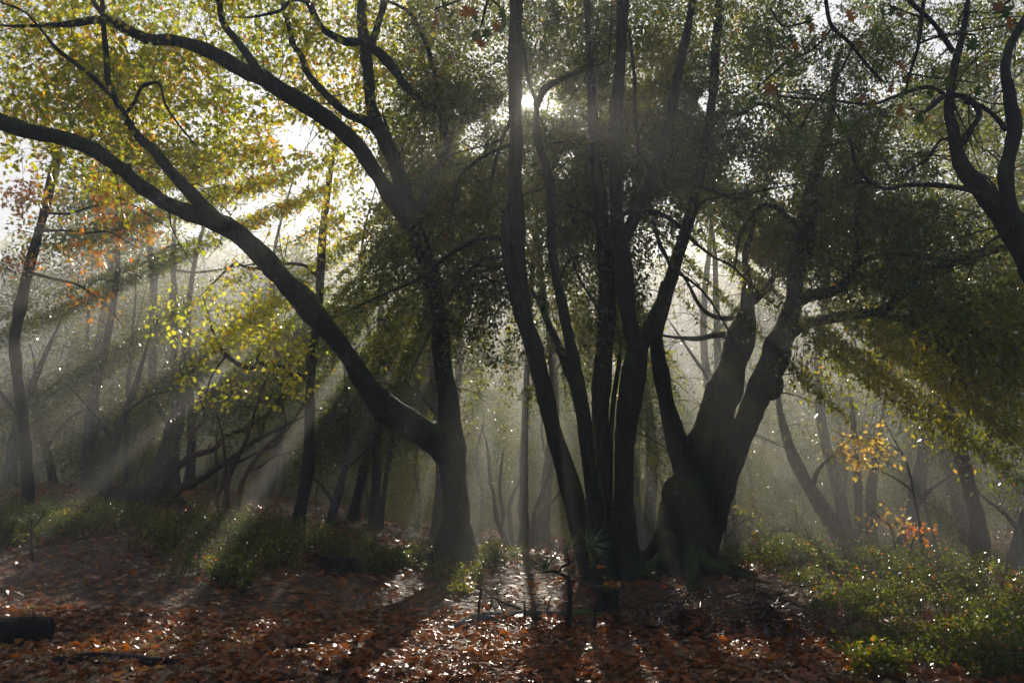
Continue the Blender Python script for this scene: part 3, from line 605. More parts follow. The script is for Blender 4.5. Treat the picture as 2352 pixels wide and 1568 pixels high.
# ---- the great three-stemmed tree right of it
dH = gd(1560, 1312) - .2
H0 = limb_pts([(1562, 1322, 120), (1574, 1250, 120), (1588, 1180, 128), (1606, 1110, 128), (1612, 1060, 108), (1630, 1000, 78), (1654, 930, 75), (1675, 860, 70), (1698, 790, 66), (1710, 740, 52), (1716, 700, 34), (1716, 640, 20), (1712, 585, 14), (1730, 520, 10)], (dH, dH + .8))
lH = [
    limb_pts([(1555, 1325, 60), (1525, 1282, 74), (1540, 1235, 70), (1568, 1190, 60)], (dH + .1, dH + .2)),
    limb_pts([(1620, 1330, 44), (1628, 1250, 52), (1645, 1150, 60), (1668, 1070, 64), (1706, 990, 60), (1732, 927, 56), (1766, 859, 58), (1780, 820, 60), (1790, 780, 52), (1808, 745, 46), (1822, 688, 42), (1830, 619, 44), (1846, 551, 44), (1856, 480, 40), (1870, 420, 34), (1886, 350, 28), (1905, 280, 22), (1915, 190, 16)], (dH - .15, dH - .4)),
    limb_pts([(1585, 1160, 52), (1562, 1060, 44), (1545, 985, 40), (1530, 920, 36), (1517, 850, 34), (1508, 780, 30), (1520, 720, 30), (1535, 660, 32), (1556, 590, 30), (1580, 510, 28), (1606, 420, 26), (1625, 320, 24), (1636, 220, 22), (1644, 110, 20), (1652, 0, 18), (1660, -90, 15)], (dH + .2, dH + .9)),
    limb_pts([(1768, 850, 30), (1782, 880, 34), (1780, 905, 26), (1768, 918, 10)], (dH - .5, dH - .45)),
    limb_pts([(1815, 765, 26), (1850, 745, 24), (1890, 735, 24), (1930, 727, 24), (1975, 722, 22), (2030, 712, 24), (2075, 672, 24), (2120, 636, 24), (2170, 610, 22), (2240, 585, 20), (2330, 565, 17), (2420, 550, 14)], (dH - .3, dH - 1.6)),
    limb_pts([(1990, 722, 14), (2030, 728, 13), (2075, 735, 13), (2129, 763, 12), (2170, 800, 10), (2195, 830, 9), (2208, 858, 7)], (dH - .8, dH - 1.6)),
    limb_pts([(1838, 690, 28), (1870, 676, 26), (1920, 666, 24), (1950, 640, 22), (1968, 600, 22), (1976, 551, 20), (1972, 490, 15), (1990, 420, 12), (2010, 330, 9)], (dH - .4, dH - 1)),
    limb_pts([(1965, 610, 15), (2000, 590, 13), (2050, 582, 12), (2110, 590, 10), (2180, 600, 8)], (dH - .8, dH - 1.2)),
    limb_pts([(1700, 775, 22), (1668, 768, 20), (1640, 770, 14), (1600, 778, 12), (1560, 776, 8)], (dH + .8, dH + 1.1)),
    limb_pts([(1712, 725, 20), (1685, 730, 12), (1650, 728, 11), (1620, 715, 11), (1600, 690, 9), (1585, 660, 7)], (dH + .8, dH + 1.2)),
    limb_pts([(1716, 700, 24), (1740, 680, 22), (1765, 655, 18), (1780, 630, 12)], (dH + .8, dH + .9)),
    limb_pts([(1850, 540, 14), (1810, 500, 12), (1770, 470, 10), (1740, 480, 9), (1700, 540, 7), (1690, 600, 5)], (dH - .4, dH - 1.0)),
    limb_pts([(1630, 290, 14), (1660, 260, 13), (1700, 262, 12), (1740, 240, 10), (1780, 250, 8), (1830, 290, 6)], (dH + .6, dH)),
    limb_pts([(1605, 425, 10), (1640, 440, 9), (1690, 455, 9), (1740, 440, 7), (1790, 430, 5)], (dH + .5, dH)),
    limb_pts([(1545, 625, 10), (1600, 480, 9), (1660, 450, 6)], (dH + .4, dH - .4)),
]
clH = blobs([(1760, 520, 130, 100, 13.5, 17, 90), (1840, 640, 90, 80, 13, 16, 50), (1650, 800, 80, 80, 14, 17, 36), (1740, 200, 130, 160, 13.5, 16.5, 100), (1680, 400, 130, 110, 13.5, 16, 80), (1700, 560, 120, 120, 13.5, 16, 80), (1880, 330, 110, 120, 12.5, 15, 80), (2000, 430, 130, 90, 12, 15, 70), (1660, 90, 90, 110, 13, 16, 85), (1640, 300, 60, 110, 12.5, 15, 50), (1770, 120, 80, 120, 12, 15, 70), (1760, 310, 80, 80, 12, 15, 60), (1850, 470, 130, 120, 11.5, 14.5, 85), (1760, 560, 90, 70, 12, 14, 60), (1740, 640, 70, 60, 12, 14, 34), (1560, 480, 60, 70, 12.5, 15, 26), (1630, 720, 70, 60, 12.5, 15, 16),
             (1960, 540, 150, 120, 11, 14.5, 85), (2080, 560, 150, 120, 11, 14.5, 80), (2000, 660, 140, 80, 11, 13.5, 55), (1790, 790, 70, 50, 11.5, 13, 36), (1760, -110, 200, 110, 11, 16, 60), (1830, 890, 60, 60, 11.5, 13, 14), (2220, 680, 140, 110, 10.5, 13, 75)], 7, .9, 1.7)
build_tree('massive three-stemmed tree with a swollen mossy foot, its trunks opening in a wide fork', 'tree', H0, lH, clH, SMALL, seed=7, leaf_k=300, twig_n=6, leaves_per=9, twig_len=.55, moss=12000, roots=7, bare=220, spread=.55, droop=.35, flare=1.08, sides=26, name='live_oak_tree')
clH2 = blobs([(1960, 780, 120, 70, 12.5, 15, 80), (2090, 820, 120, 80, 12.5, 15, 85), (2230, 830, 120, 100, 12, 14.5, 95), (2110, 920, 90, 40, 12.5, 14.5, 22), (2250, 960, 90, 60, 12, 14.5, 40), (1900, 860, 60, 60, 13, 15, 30), (2300, 1010, 60, 60, 12, 14, 26), (2140, 740, 130, 50, 12.5, 15, 60), (2340, 720, 60, 120, 12, 14, 50)], 8)
dI = 19.5
I0 = limb_pts([(2250, 1262, 40), (2240, 1180, 34), (2222, 1100, 32), (2200, 1010, 30), (2170, 930, 28), (2130, 850, 25), (2110, 780, 22), (2090, 700, 18), (2080, 600, 14)], (dI, 16))
lI = [limb_pts([(2170, 930, 16), (2230, 880, 14), (2300, 840, 12), (2380, 790, 9)], (17.5, 15)), limb_pts([(2130, 850, 15), (2060, 830, 12), (1980, 810, 10), (1910, 820, 7)], (17, 15)), limb_pts([(2190, 1000, 12), (2120, 940, 10), (2060, 900, 8), (2010, 870, 5)], (18, 15.5))]
build_tree('sunlit tree whose drooping yellow-green sprays hang over the misty opening on the right', 'tree', I0, lI, clH2, SMALLG, seed=8, leaf_k=0, twig_n=6, leaves_per=14, twig_len=.6, spread=.8, droop=.55, flare=1.3, name='live_oak_tree', mask_pow=.6)

# ---- dark near tree at the right edge
dK = 9.5
K0 = limb_pts([(2560, 1400, 150), (2520, 1100, 130), (2450, 760, 110), (2380, 590, 96), (2330, 520, 70), (2283, 470, 50), (2245, 425, 46), (2215, 390, 42), (2198, 345, 34), (2190, 300, 32), (2180, 256, 26), (2184, 205, 22), (2197, 137, 18), (2215, 60, 14), (2230, -60, 12)], (dK + .4, dK))
lK = [
    limb_pts([(2335, 530, 50), (2318, 470, 36), (2311, 430, 34), (2310, 390, 34), (2322, 340, 32), (2331, 290, 32), (2322, 245, 28), (2317, 205, 26), (2309, 160, 24), (2318, 110, 20), (2345, 60, 18), (2380, 0, 16)], (dK, dK - .1)),
    limb_pts([(2200, 345, 20), (2228, 300, 18), (2250, 265, 16), (2235, 235, 15), (2215, 222, 15), (2180, 218, 15), (2155, 230, 13), (2135, 250, 10), (2110, 262, 7)], (dK, dK - .3)),
    limb_pts([(2290, 480, 20), (2240, 440, 14), (2150, 425, 12), (2080, 425, 11), (2030, 432, 10), (1985, 405, 9), (1965, 370, 8), (1955, 330, 7), (1935, 290, 6)], (dK, dK - .6)),
    limb_pts([(2185, 225, 10), (2130, 200, 9), (2060, 220, 8), (2000, 240, 7), (1900, 230, 6), (1820, 225, 5)], (dK - .1, dK - .8)),
    limb_pts([(2190, 120, 12), (2150, 60, 12), (2120, 30, 11), (2090, 0, 10), (2070, -50, 9)], (dK, dK - .3)),
    limb_pts([(2215, 235, 12), (2245, 240, 12), (2280, 262, 12), (2312, 300, 14)], (dK - .1, dK)),
]
clK = blobs([(1900, 60, 160, 110, 11, 14, 80), (2080, 240, 160, 140, 10.5, 13.5, 80), (2250, 300, 140, 170, 10, 13, 80), (2200, 520, 160, 80, 10.5, 13, 60), (2290, 60, 110, 90, 9.5, 12.5, 50), (2120, 110, 140, 120, 9, 12.5, 105), (1960, 170, 120, 110, 9.5, 12.5, 85), (2270, 130, 100, 150, 9, 12, 55), (2060, 330, 150, 90, 9.5, 12, 105), (2250, 420, 120, 100, 9.5, 12, 60), (2100, 470, 120, 60, 10, 12, 65), (1930, 370, 90, 70, 10, 12.5, 45), (2300, 600, 80, 90, 9.5, 12, 40), (2150, -110, 260, 110, 9, 13, 60), (2450, 200, 100, 300, 9, 12, 50)], 9, .9, 1.7)
build_tree('black crooked tree leaning in from the right edge, its forked stems dark against blue sky', 'tree', K0, lK, clK, dict(SMALL, size=.066, tone=.35), seed=9, leaf_k=120, twig_n=7, leaves_per=12, twig_len=.45, spread=.6, flare=1.2, name='live_oak_tree', bark=M_BARK, bare=160)

# ---- slender trunk behind, carrying the bright yellow spray
dN = gd(688, 1222)
N0 = limb_pts([(684, 1230, 30), (690, 1169, 28), (705, 1100, 26), (710, 1040, 24), (712, 950, 22), (714, 860, 21), (722, 780, 20), (733, 690, 19), (737, 610, 18), (742, 520, 17), (752, 440, 15), (765, 360, 12), (780, 280, 8)], (dN, dN + .5))
lN = [
    limb_pts([(716, 870, 14), (690, 862, 13), (650, 845, 12), (632, 841, 13), (598, 832, 12), (581, 843, 12), (547, 836, 12), (520, 816, 11), (500, 795, 8), (492, 770, 6), (480, 730, 4)], (dN, dN - 1.2)),
    limb_pts([(520, 816, 6), (495, 850, 4), (480, 880, 4), (470, 930, 3)], (dN - 1, dN - 1.3)),
    limb_pts([(630, 605, 10), (590, 618, 9), (560, 612, 8), (540, 605, 6), (520, 620, 6), (500, 640, 4)], (dN - 1, dN - 1.3)),
    limb_pts([(736, 640, 10), (700, 610, 9), (630, 605, 9)], (dN + .1, dN - 1)),
    limb_pts([(590, 828, 6), (600, 790, 4), (585, 740, 4), (580, 680, 3)], (dN - .8, dN - 1.1)),
]
clN = blobs([(480, 735, 95, 55, 15.0, 16.8, 42), (560, 665, 75, 38, 15.0, 16.8, 24), (600, 740, 80, 60, 15.2, 17, 30), (400, 712, 45, 20, 15, 16.2, 6), (640, 790, 70, 55, 15.5, 17.2, 22), (480, 870, 70, 40, 15.2, 16.8, 14), (500, 905, 40, 18, 15.2, 16.4, 8), (600, 880, 70, 40, 15.5, 17, 14), (690, 640, 60, 60, 15.5, 17.5, 14), (740, 560, 70, 70, 16, 18, 16), (760, 440, 80, 80, 16.5, 18.5, 14), (540, 640, 40, 14, 15, 16, 6), (820, 520, 120, 70, 17.5, 20, 60), (700, 500, 90, 60, 17.5, 20, 40), (900, 430, 70, 60, 17.5, 20, 24)], 10, 1.0)
YEL = dict(T=T_LOB2, T1=T_LOBED, mat=M_YEL, mat1=M_YEL1, size=.112, tone=.45, odd=.06, tw=.9)
rng_keep = None
build_tree('slender leaning trunk bearing a bright yellow spray of leaves lit by the sun shafts', 'tree', N0, lN, clN, YEL, seed=10, leaf_k=300, twig_n=5, leaves_per=6, twig_len=.5, spread=.5, flare=1.25, name='maple_tree', droop=.05, mask_pow=.45)

# ---- slim two-stemmed tree at the left with orange leaves
dM = 17.5
M0 = limb_pts([(66, 1160, 26), (64, 1100, 25), (60, 1020, 24), (50, 920, 24), (38, 840, 24), (34, 770, 24), (50, 690, 24), (66, 620, 22), (78, 570, 20), (90, 525, 16), (102, 470, 14), (116, 410, 12), (126, 365, 10), (138, 300, 7)], (dM, dM - 1))
lM = [limb_pts([(82, 560, 15), (98, 510, 13), (112, 465, 13), (122, 425, 12), (132, 390, 10), (142, 330, 6)], (dM - .8, dM - 1)),
      limb_pts([(95, 530, 7), (150, 530, 6), (200, 535, 5), (250, 532, 4), (300, 560, 3)], (dM - .9, dM - 1.4)),
      limb_pts([(68, 625, 8), (120, 640, 7), (180, 655, 6), (230, 690, 4), (260, 720, 3)], (dM - .8, dM - 1.4)),
      limb_pts([(104, 490, 6), (160, 490, 5), (230, 470, 5), (300, 470, 4), (350, 500, 3)], (dM - .9, dM - 1.4))]
clM = blobs([(110, 440, 70, 40, 15.5, 17, 13), (220, 480, 60, 45, 15.5, 17, 13), (320, 510, 60, 40, 15.5, 17, 10), (150, 590, 70, 35, 15.5, 17, 12), (220, 560, 50, 30, 15.5, 17, 9), (60, 480, 40, 60, 15.5, 17.5, 8), (200, 690, 60, 30, 15.5, 17, 6), (30, 600, 40, 40, 16, 17.5, 5), (120, 330, 80, 50, 15.5, 17, 8)], 11, .7)
ORA = dict(T=T_LOB2, T1=T_LOBED, mat=M_ORA, mat1=M_ORA1, size=.13, tone=.5, odd=.05, tw=.9)
build_tree('slim two-stemmed tree at the far left with orange and red leaves fading into mist', 'tree', M0, lM, clM, ORA, seed=11, leaf_k=150, twig_n=4, leaves_per=6, twig_len=.45, spread=.5, flare=1.2, name='dogwood_tree', droop=.1, mask_pow=.2)

# ---- manzanita thicket stems, left of centre
def stems(label, rows, cl, seed, leafspec=None, bark=None, name='manzanita_shrub', cat='shrub', **kw):
    tr = rows[0]; kw.setdefault('twig_n', 6); kw.setdefault('leaves_per', 9)
    return build_tree(label, cat, tr, rows[1:], cl, leafspec or BACKLEAF, seed=seed, bark=bark or M_RED, name=name, sides=10, flare=1.1, **kw)
BACKLEAF = dict(T=T_SIMPLE, mat=M_BACK, size=.10, tone=.45, odd=.02, twkeep=.4)
dm = 19.5
stems('twisted dark manzanita with arching stems that lean far to the right, widest of the thicket',
      [limb_pts([(383, 1185, 20), (380, 1121, 18), (392, 1095, 17), (410, 1072, 16), (444, 1046, 14), (489, 1032, 12), (520, 1000, 10), (560, 985, 8), (600, 960, 6)], (dm, dm - .5)),
       limb_pts([(390, 1180, 18), (400, 1140, 17), (420, 1118, 16), (461, 1101, 15), (506, 1070, 14), (547, 1043, 12), (590, 1010, 10), (640, 985, 8), (690, 960, 5)], (dm, dm - .8)),
       limb_pts([(505, 1070, 8), (545, 1062, 8), (590, 1040, 7), (640, 1015, 6), (655, 970, 5), (650, 935, 4)], (dm - .4, dm - 1)),
       limb_pts([(440, 1048, 8), (440, 1000, 8), (470, 960, 7), (460, 910, 6), (450, 880, 5)], (dm, dm)),
       limb_pts([(600, 1003, 6), (610, 960, 6), (645, 910, 5), (660, 880, 4)], (dm - .6, dm - 1))],
      blobs([(560, 930, 120, 50, 18.5, 20.5, 22), (440, 920, 80, 50, 19, 21, 16), (620, 1000, 60, 40, 18.5, 20, 6)], 20), 20)
dm2 = gd(530, 1200)
stems('manzanita with slim upright wavy stems left of the slender leaning trunk',
      [limb_pts([(532, 1202, 14), (521, 1162, 13), (520, 1130, 12), (525, 1095, 12), (545, 1050, 10), (565, 1010, 8), (580, 960, 6), (600, 900, 4)], (dm2, dm2)),
       limb_pts([(540, 1200, 12), (548, 1150, 11), (552, 1120, 11), (567, 1084, 10), (590, 1050, 9), (615, 1020, 8), (660, 985, 5), (690, 940, 4)], (dm2, dm2 - .3)),
       limb_pts([(516, 1198, 10), (502, 1175, 10), (500, 1140, 9), (513, 1110, 8), (517, 1060, 7), (510, 1000, 5)], (dm2 + .2, dm2 + .4)),
       limb_pts([(568, 1082, 5), (600, 1070, 5), (625, 1050, 4), (660, 1040, 3)], (dm2 - .1, dm2 - .5))],
      blobs([(600, 900, 90, 50, 17.5, 20, 14), (520, 970, 60, 40, 18, 20, 6)], 21), 21)
dq = 24.0
stems('clump of wavy reddish stems in the mist between forked oak and central clump',
      [limb_pts([(1174, 1290, 13), (1168, 1260, 12), (1152, 1224, 12), (1138, 1180, 10), (1134, 1140, 9), (1126, 1100, 8), (1122, 1050, 6)], (dq, dq)),
       limb_pts([(1182, 1292, 12), (1176, 1240, 10), (1173, 1203, 10), (1170, 1165, 9), (1180, 1130, 8), (1192, 1100, 6), (1196, 1050, 5)], (dq, dq + .3)),
       limb_pts([(1150, 1222, 7), (1156, 1180, 7), (1148, 1130, 6), (1150, 1080, 5)], (dq, dq)),
       limb_pts([(1215, 1292, 14), (1220, 1240, 13), (1228, 1180, 10), (1245, 1130, 8), (1262, 1080, 6)], (dq + .5, dq + .3)),
       limb_pts([(1222, 1220, 8), (1240, 1180, 7), (1270, 1150, 5), (1290, 1120, 4)], (dq + .4, dq))],
      blobs([(1150, 1060, 60, 50, 23, 25.5, 14), (1200, 1000, 90, 60, 23, 26, 22), (1150, 930, 90, 50, 23, 26, 22), (1260, 1040, 50, 50, 23, 25, 5)], 22), 22)

# ---- trunks standing further back, each with its own crown
FAR = [
    ('hazy leafy tree closing the gap behind the upper stems of the three-stemmed tree', [(1640, 1290, 26), (1650, 1150, 24), (1655, 1000, 22), (1650, 850, 18), (1645, 700, 14), (1640, 560, 9)], 24,
        [[(1652, 900, 10), (1600, 830, 8), (1560, 770, 5)], [(1648, 760, 9), (1700, 700, 7), (1740, 650, 4)]], [(1570, 640, 120, 110, 22, 25, 60), (1700, 720, 90, 100, 22, 25, 44), (1490, 760, 90, 90, 22, 25, 36), (1690, 520, 90, 60, 22, 25, 26)], .7),
    ('hazy leafy tree showing between the sun-lined trunk and the thin dark stem', [(1200, 1290, 24), (1206, 1200, 20), (1202, 1100, 19), (1204, 1000, 16), (1210, 850, 13), (1218, 700, 10), (1226, 560, 7)], 24.5,
        [[(1238, 900, 8), (1290, 830, 6), (1320, 760, 4)]], [(1240, 640, 90, 110, 22, 25, 44), (1330, 760, 80, 90, 22, 25, 30), (1130, 780, 80, 90, 22, 25, 34), (1250, 880, 90, 60, 22, 25, 24)], .65),
    # label, trunk rows, (d0,d1), limbs, clusters, tone, bark
    ('grey trunk close behind the forked oak, half hidden by it', [(1000, 1292, 34), (1008, 1200, 30), (1014, 1100, 28), (1012, 1000, 26), (1000, 880, 22), (985, 760, 18), (975, 640, 13)], 19.5,
        [[(1010, 960, 12), (960, 900, 10), (900, 850, 7)], [(990, 800, 10), (1050, 740, 8), (1100, 700, 5)]], [(940, 860, 110, 70, 18.5, 22, 45), (1060, 800, 90, 90, 18.5, 22, 36), (960, 760, 100, 60, 19, 22, 30)], .4),
    ('straight misty trunk standing between the slender trunk and the forked oak', [(858, 1258, 24), (862, 1150, 22), (866, 1032, 20), (868, 900, 18), (872, 760, 14), (878, 640, 10)], 23,
        [[(866, 1000, 9), (820, 950, 7), (780, 930, 5)], [(868, 900, 9), (920, 850, 7), (960, 840, 4)]], [(800, 960, 90, 60, 22, 25, 34), (900, 900, 80, 60, 22, 25, 30), (860, 1030, 90, 40, 22, 25, 22), (790, 860, 90, 70, 22, 26, 40), (930, 1010, 60, 60, 22, 25, 18)], .35),
    ('thin twin trunk leaning right in the dark beside the straight misty trunk', [(868, 1256, 14), (880, 1150, 13), (895, 1050, 11), (910, 950, 8), (925, 860, 5)], 23.5, [], [(920, 930, 60, 60, 22.5, 25, 18)], .35),
    ('short thick leaning trunk standing in the dim thicket above the manzanita', [(362, 1150, 44), (380, 1070, 42), (396, 1000, 38), (410, 940, 28), (420, 860, 20), (425, 780, 14)], 25,
        [[(398, 990, 14), (360, 930, 11), (330, 880, 7)], [(415, 880, 12), (470, 820, 9), (520, 800, 5)]], [(400, 860, 110, 70, 23, 27, 52), (300, 900, 80, 60, 23, 27, 34), (500, 850, 70, 60, 23, 27, 30)], .5),
    ('leaning misty trunk in front of the boulder on the left slope', [(238, 1150, 22), (248, 1080, 22), (262, 1020, 19), (285, 950, 15), (310, 890, 12), (330, 820, 8)], 21.5,
        [[(262, 1020, 10), (225, 960, 8), (190, 920, 5)], [(285, 950, 9), (340, 910, 6), (380, 900, 4)]], [(250, 880, 100, 60, 20, 23.5, 34), (330, 820, 80, 60, 20, 23.5, 26), (180, 930, 70, 50, 20, 23, 18)], .5),
    ('thin straight trunk just right of the leaning one on the left slope', [(288, 1140, 11), (290, 1060, 10), (292, 960, 9), (298, 840, 8), (310, 700, 6)], 24, [], [(300, 760, 90, 80, 23, 26, 36)], .45),
    ('tall hazy trunk under the gap where two long limbs leave blue sky showing', [(338, 1130, 22), (345, 1000, 20), (350, 860, 18), (352, 720, 18), (352, 610, 16), (342, 560, 13), (336, 500, 8)], 27,
        [[(352, 610, 9), (380, 570, 7), (420, 560, 4)], [(345, 570, 8), (310, 550, 7), (270, 570, 4)]], [(330, 620, 110, 50, 25, 29, 34), (260, 680, 90, 70, 25, 29, 36), (420, 640, 70, 60, 25, 29, 24), (350, 790, 120, 70, 25, 29, 40)], .5),
    ('second tall hazy trunk, mossy on its right, left of the yellow spray', [(405, 1120, 18), (402, 950, 16), (400, 800, 15), (400, 690, 14), (398, 600, 12), (400, 520, 8)], 26,
        [[(400, 620, 7), (450, 625, 6), (500, 620, 5), (540, 612, 3)]], [(400, 720, 90, 60, 25, 28, 26), (470, 600, 80, 40, 25, 28, 18), (440, 960, 90, 50, 25, 28, 24)], .55),
    ('pale trunk in the fog at the extreme left edge', [(15, 1160, 26), (25, 1060, 24), (45, 960, 20), (75, 880, 16), (110, 800, 10)], 23, [[(45, 960, 9), (0, 900, 8), (-30, 840, 5)]], [(60, 860, 110, 90, 21, 25, 55), (0, 700, 80, 90, 21, 25, 40), (150, 780, 80, 60, 21, 25, 26), (60, 1000, 80, 50, 21, 25, 22)], .45),
    ('hazy trunk leaning left at the lower left among dim shrubs', [(130, 1150, 20), (118, 1080, 18), (100, 1010, 15), (85, 930, 11), (80, 850, 7)], 26, [[(105, 1030, 8), (150, 970, 6), (190, 940, 4)]], [(120, 930, 100, 60, 25, 28, 40), (200, 1010, 80, 50, 25, 28, 26)], .5),
    ('thin pale trunk between the two left slope trunks and the frame', [(215, 1140, 12), (213, 1040, 11), (205, 930, 10), (200, 800, 8), (205, 680, 5)], 27, [], [(200, 760, 100, 80, 26, 29, 40), (110, 680, 90, 70, 26, 29, 34)], .45),
    ('dim bent trunk right of the slender leaning one', [(775, 1262, 22), (760, 1215, 20), (772, 1150, 18), (790, 1080, 15), (800, 1000, 12), (795, 900, 8)], 21, [[(770, 1160, 8), (735, 1110, 7), (700, 1080, 4)], [(790, 1080, 8), (835, 1040, 6), (860, 1010, 4)]], [(770, 1000, 90, 60, 20, 23, 34), (700, 1010, 60, 60, 20, 23, 18), (760, 900, 80, 60, 20, 24, 26)], .35),
    ('pale narrow trunk showing just right of the broad-footed stem', [(1466, 1282, 16), (1463, 1200, 15), (1461, 1100, 14), (1466, 1000, 12), (1480, 900, 10)], 21, [], [(1480, 1020, 50, 60, 20, 23, 14), (1490, 900, 60, 80, 20, 24, 26)], .6),
    ('stout fog-grey trunk leaning left in the bright opening on the right', [(1966, 1300, 56), (1946, 1270, 44), (1924, 1225, 36), (1897, 1180, 34), (1866, 1130, 32), (1842, 1090, 28), (1815, 1030, 22), (1795, 960, 16)], 21.5,
        [[(1866, 1130, 12), (1880, 1080, 10), (1920, 1040, 6)]], [(1800, 940, 80, 60, 20, 24, 34), (1880, 1000, 70, 40, 20, 23, 12)], .6),
    ('upright foggy trunk with a mossy left edge, behind the left-leaning stout one', [(1978, 1292, 24), (1972, 1200, 20), (1970, 1120, 18), (1965, 1040, 14), (1960, 960, 10)], 22.5, [], [(1960, 980, 80, 60, 21.5, 24.5, 24), (2010, 1080, 60, 50, 21.5, 24, 12)], .6),
    ('foggy trunk leaning right in the bright opening on the right', [(2058, 1295, 36), (2078, 1240, 34), (2092, 1180, 30), (2102, 1120, 26), (2118, 1040, 20), (2135, 960, 14)], 22,
        [[(2092, 1180, 12), (2130, 1130, 10), (2170, 1100, 6)]], [(2120, 1040, 80, 60, 21, 24.5, 26), (2180, 1120, 70, 60, 21, 24, 22)], .5),
    ('dim trunk of the thicket behind the right-leaning foggy trunk', [(2005, 1292, 26), (2000, 1200, 24), (2002, 1120, 20), (2015, 1030, 15), (2030, 940, 10)], 25, [], [(2040, 1000, 90, 70, 24, 27, 34)], .5),
    ('small pale trunk close right of the massive three-stemmed tree', [(1662, 1292, 10), (1664, 1240, 9), (1668, 1180, 8), (1680, 1100, 6)], 20, [[(1664, 1240, 5), (1690, 1210, 4), (1715, 1190, 3)]], [(1690, 1110, 40, 40, 19, 21, 7), (1720, 1190, 40, 40, 19, 21, 6)], .7),
    ('dark leaning trunk cut by the right edge above the bright shrubs', [(2335, 1300, 34), (2350, 1230, 34), (2375, 1150, 30), (2400, 1050, 24)], 20, [[(2350, 1230, 12), (2310, 1180, 9), (2270, 1150, 6)]], [(2300, 1130, 80, 60, 18.5, 21, 34), (2330, 1220, 50, 50, 18.5, 21, 14)], .4),
    ('low arching trunk near the ground in the dark right-hand thicket', [(1720, 1290, 16), (1748, 1240, 15), (1790, 1215, 13), (1830, 1222, 10), (1865, 1240, 7)], 26, [], [(1770, 1150, 70, 60, 24, 28, 20), (1830, 1190, 50, 40, 24, 28, 8)], .6),
]
for i, (lab, tr, d, li, cl, tone) in enumerate(FAR):
    dd = gd(tr[0][0], tr[0][1]); dd = d if abs(dd - d) > 3 else dd
    t_ = limb_pts(tr, (dd, dd)); L_ = [limb_pts(l, (dd, dd - .5)) for l in li]
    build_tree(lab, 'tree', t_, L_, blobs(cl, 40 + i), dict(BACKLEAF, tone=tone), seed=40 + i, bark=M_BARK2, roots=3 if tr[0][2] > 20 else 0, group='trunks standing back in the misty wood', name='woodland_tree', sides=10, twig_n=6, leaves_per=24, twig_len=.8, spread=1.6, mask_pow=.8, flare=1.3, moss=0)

# mid-tone leafy trees further back that close the wood between the trunks
def cone_proto(seed, h, r, n, size, tone, low=.03, lp=21):
    rng = np.random.default_rng(seed); z0 = 0
    tr = np.array([(.25 * math.sin(i * 1.3 + seed) * (i > 0), .2 * math.cos(i * 1.7 + seed) * (i > 0), z0 + h * i / 7, .018 * h * (1 - i / 8.2)) for i in range(8)])
    t = rng.random(n); hz = low + (1 - low) * t; R = r * (np.sin(np.pi * np.clip(hz * .86 + .12, 0, 1)) ** .7) * np.sqrt(rng.random(n)); a = rng.random(n) * 2 * np.pi
    C = np.stack([R * np.cos(a), R * np.sin(a) * .8, z0 + h * hz], -1)
    C = C[vnoise3(C * .45 + seed) > .33]
    return resample(tr, 3), C, dict(T=T_SIMPLE, mat=M_BACK, size=size, tone=tone, odd=.02, tw=1.3, twkeep=.35), lp
PROTO = {}
def bg_tree(kind, lab, x, d, h, rot, group, name='bushy_tree'):
    z = float(gz(x, d))
    if kind not in PROTO:
        tr, C, leaf, lp = cone_proto(*PK[kind]); off = np.array([x, d, z]); tr[:, :3] += off
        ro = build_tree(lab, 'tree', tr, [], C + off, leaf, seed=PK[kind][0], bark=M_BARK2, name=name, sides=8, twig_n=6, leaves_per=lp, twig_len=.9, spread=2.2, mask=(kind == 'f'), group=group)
        PROTO[kind] = (ro, list(ro.children), PK[kind][1])
    else:
        src, ch, _ = PROTO[kind]; ro = src.copy(); COL.objects.link(ro); ro.location = (x, d, z)
        ro['label'] = lab; ro['group'] = group; ro['category'] = 'tree'
        for c in ch:
            k2 = c.copy(); COL.objects.link(k2); k2.parent = ro
        ro.name = name
    sc_ = h / PROTO[kind][2]; ro.scale = (sc_, sc_, sc_); ro.rotation_euler = (0, 0, rot)
    return ro
PK = {'a': (81, 9.5, 3.2, 190, .115, .45), 'b': (82, 9.5, 2.8, 190, .115, .5), 'c': (83, 9.5, 3.5, 190, .115, .4), 'f': (84, 9.5, 1.6, 190, .09, .1)}
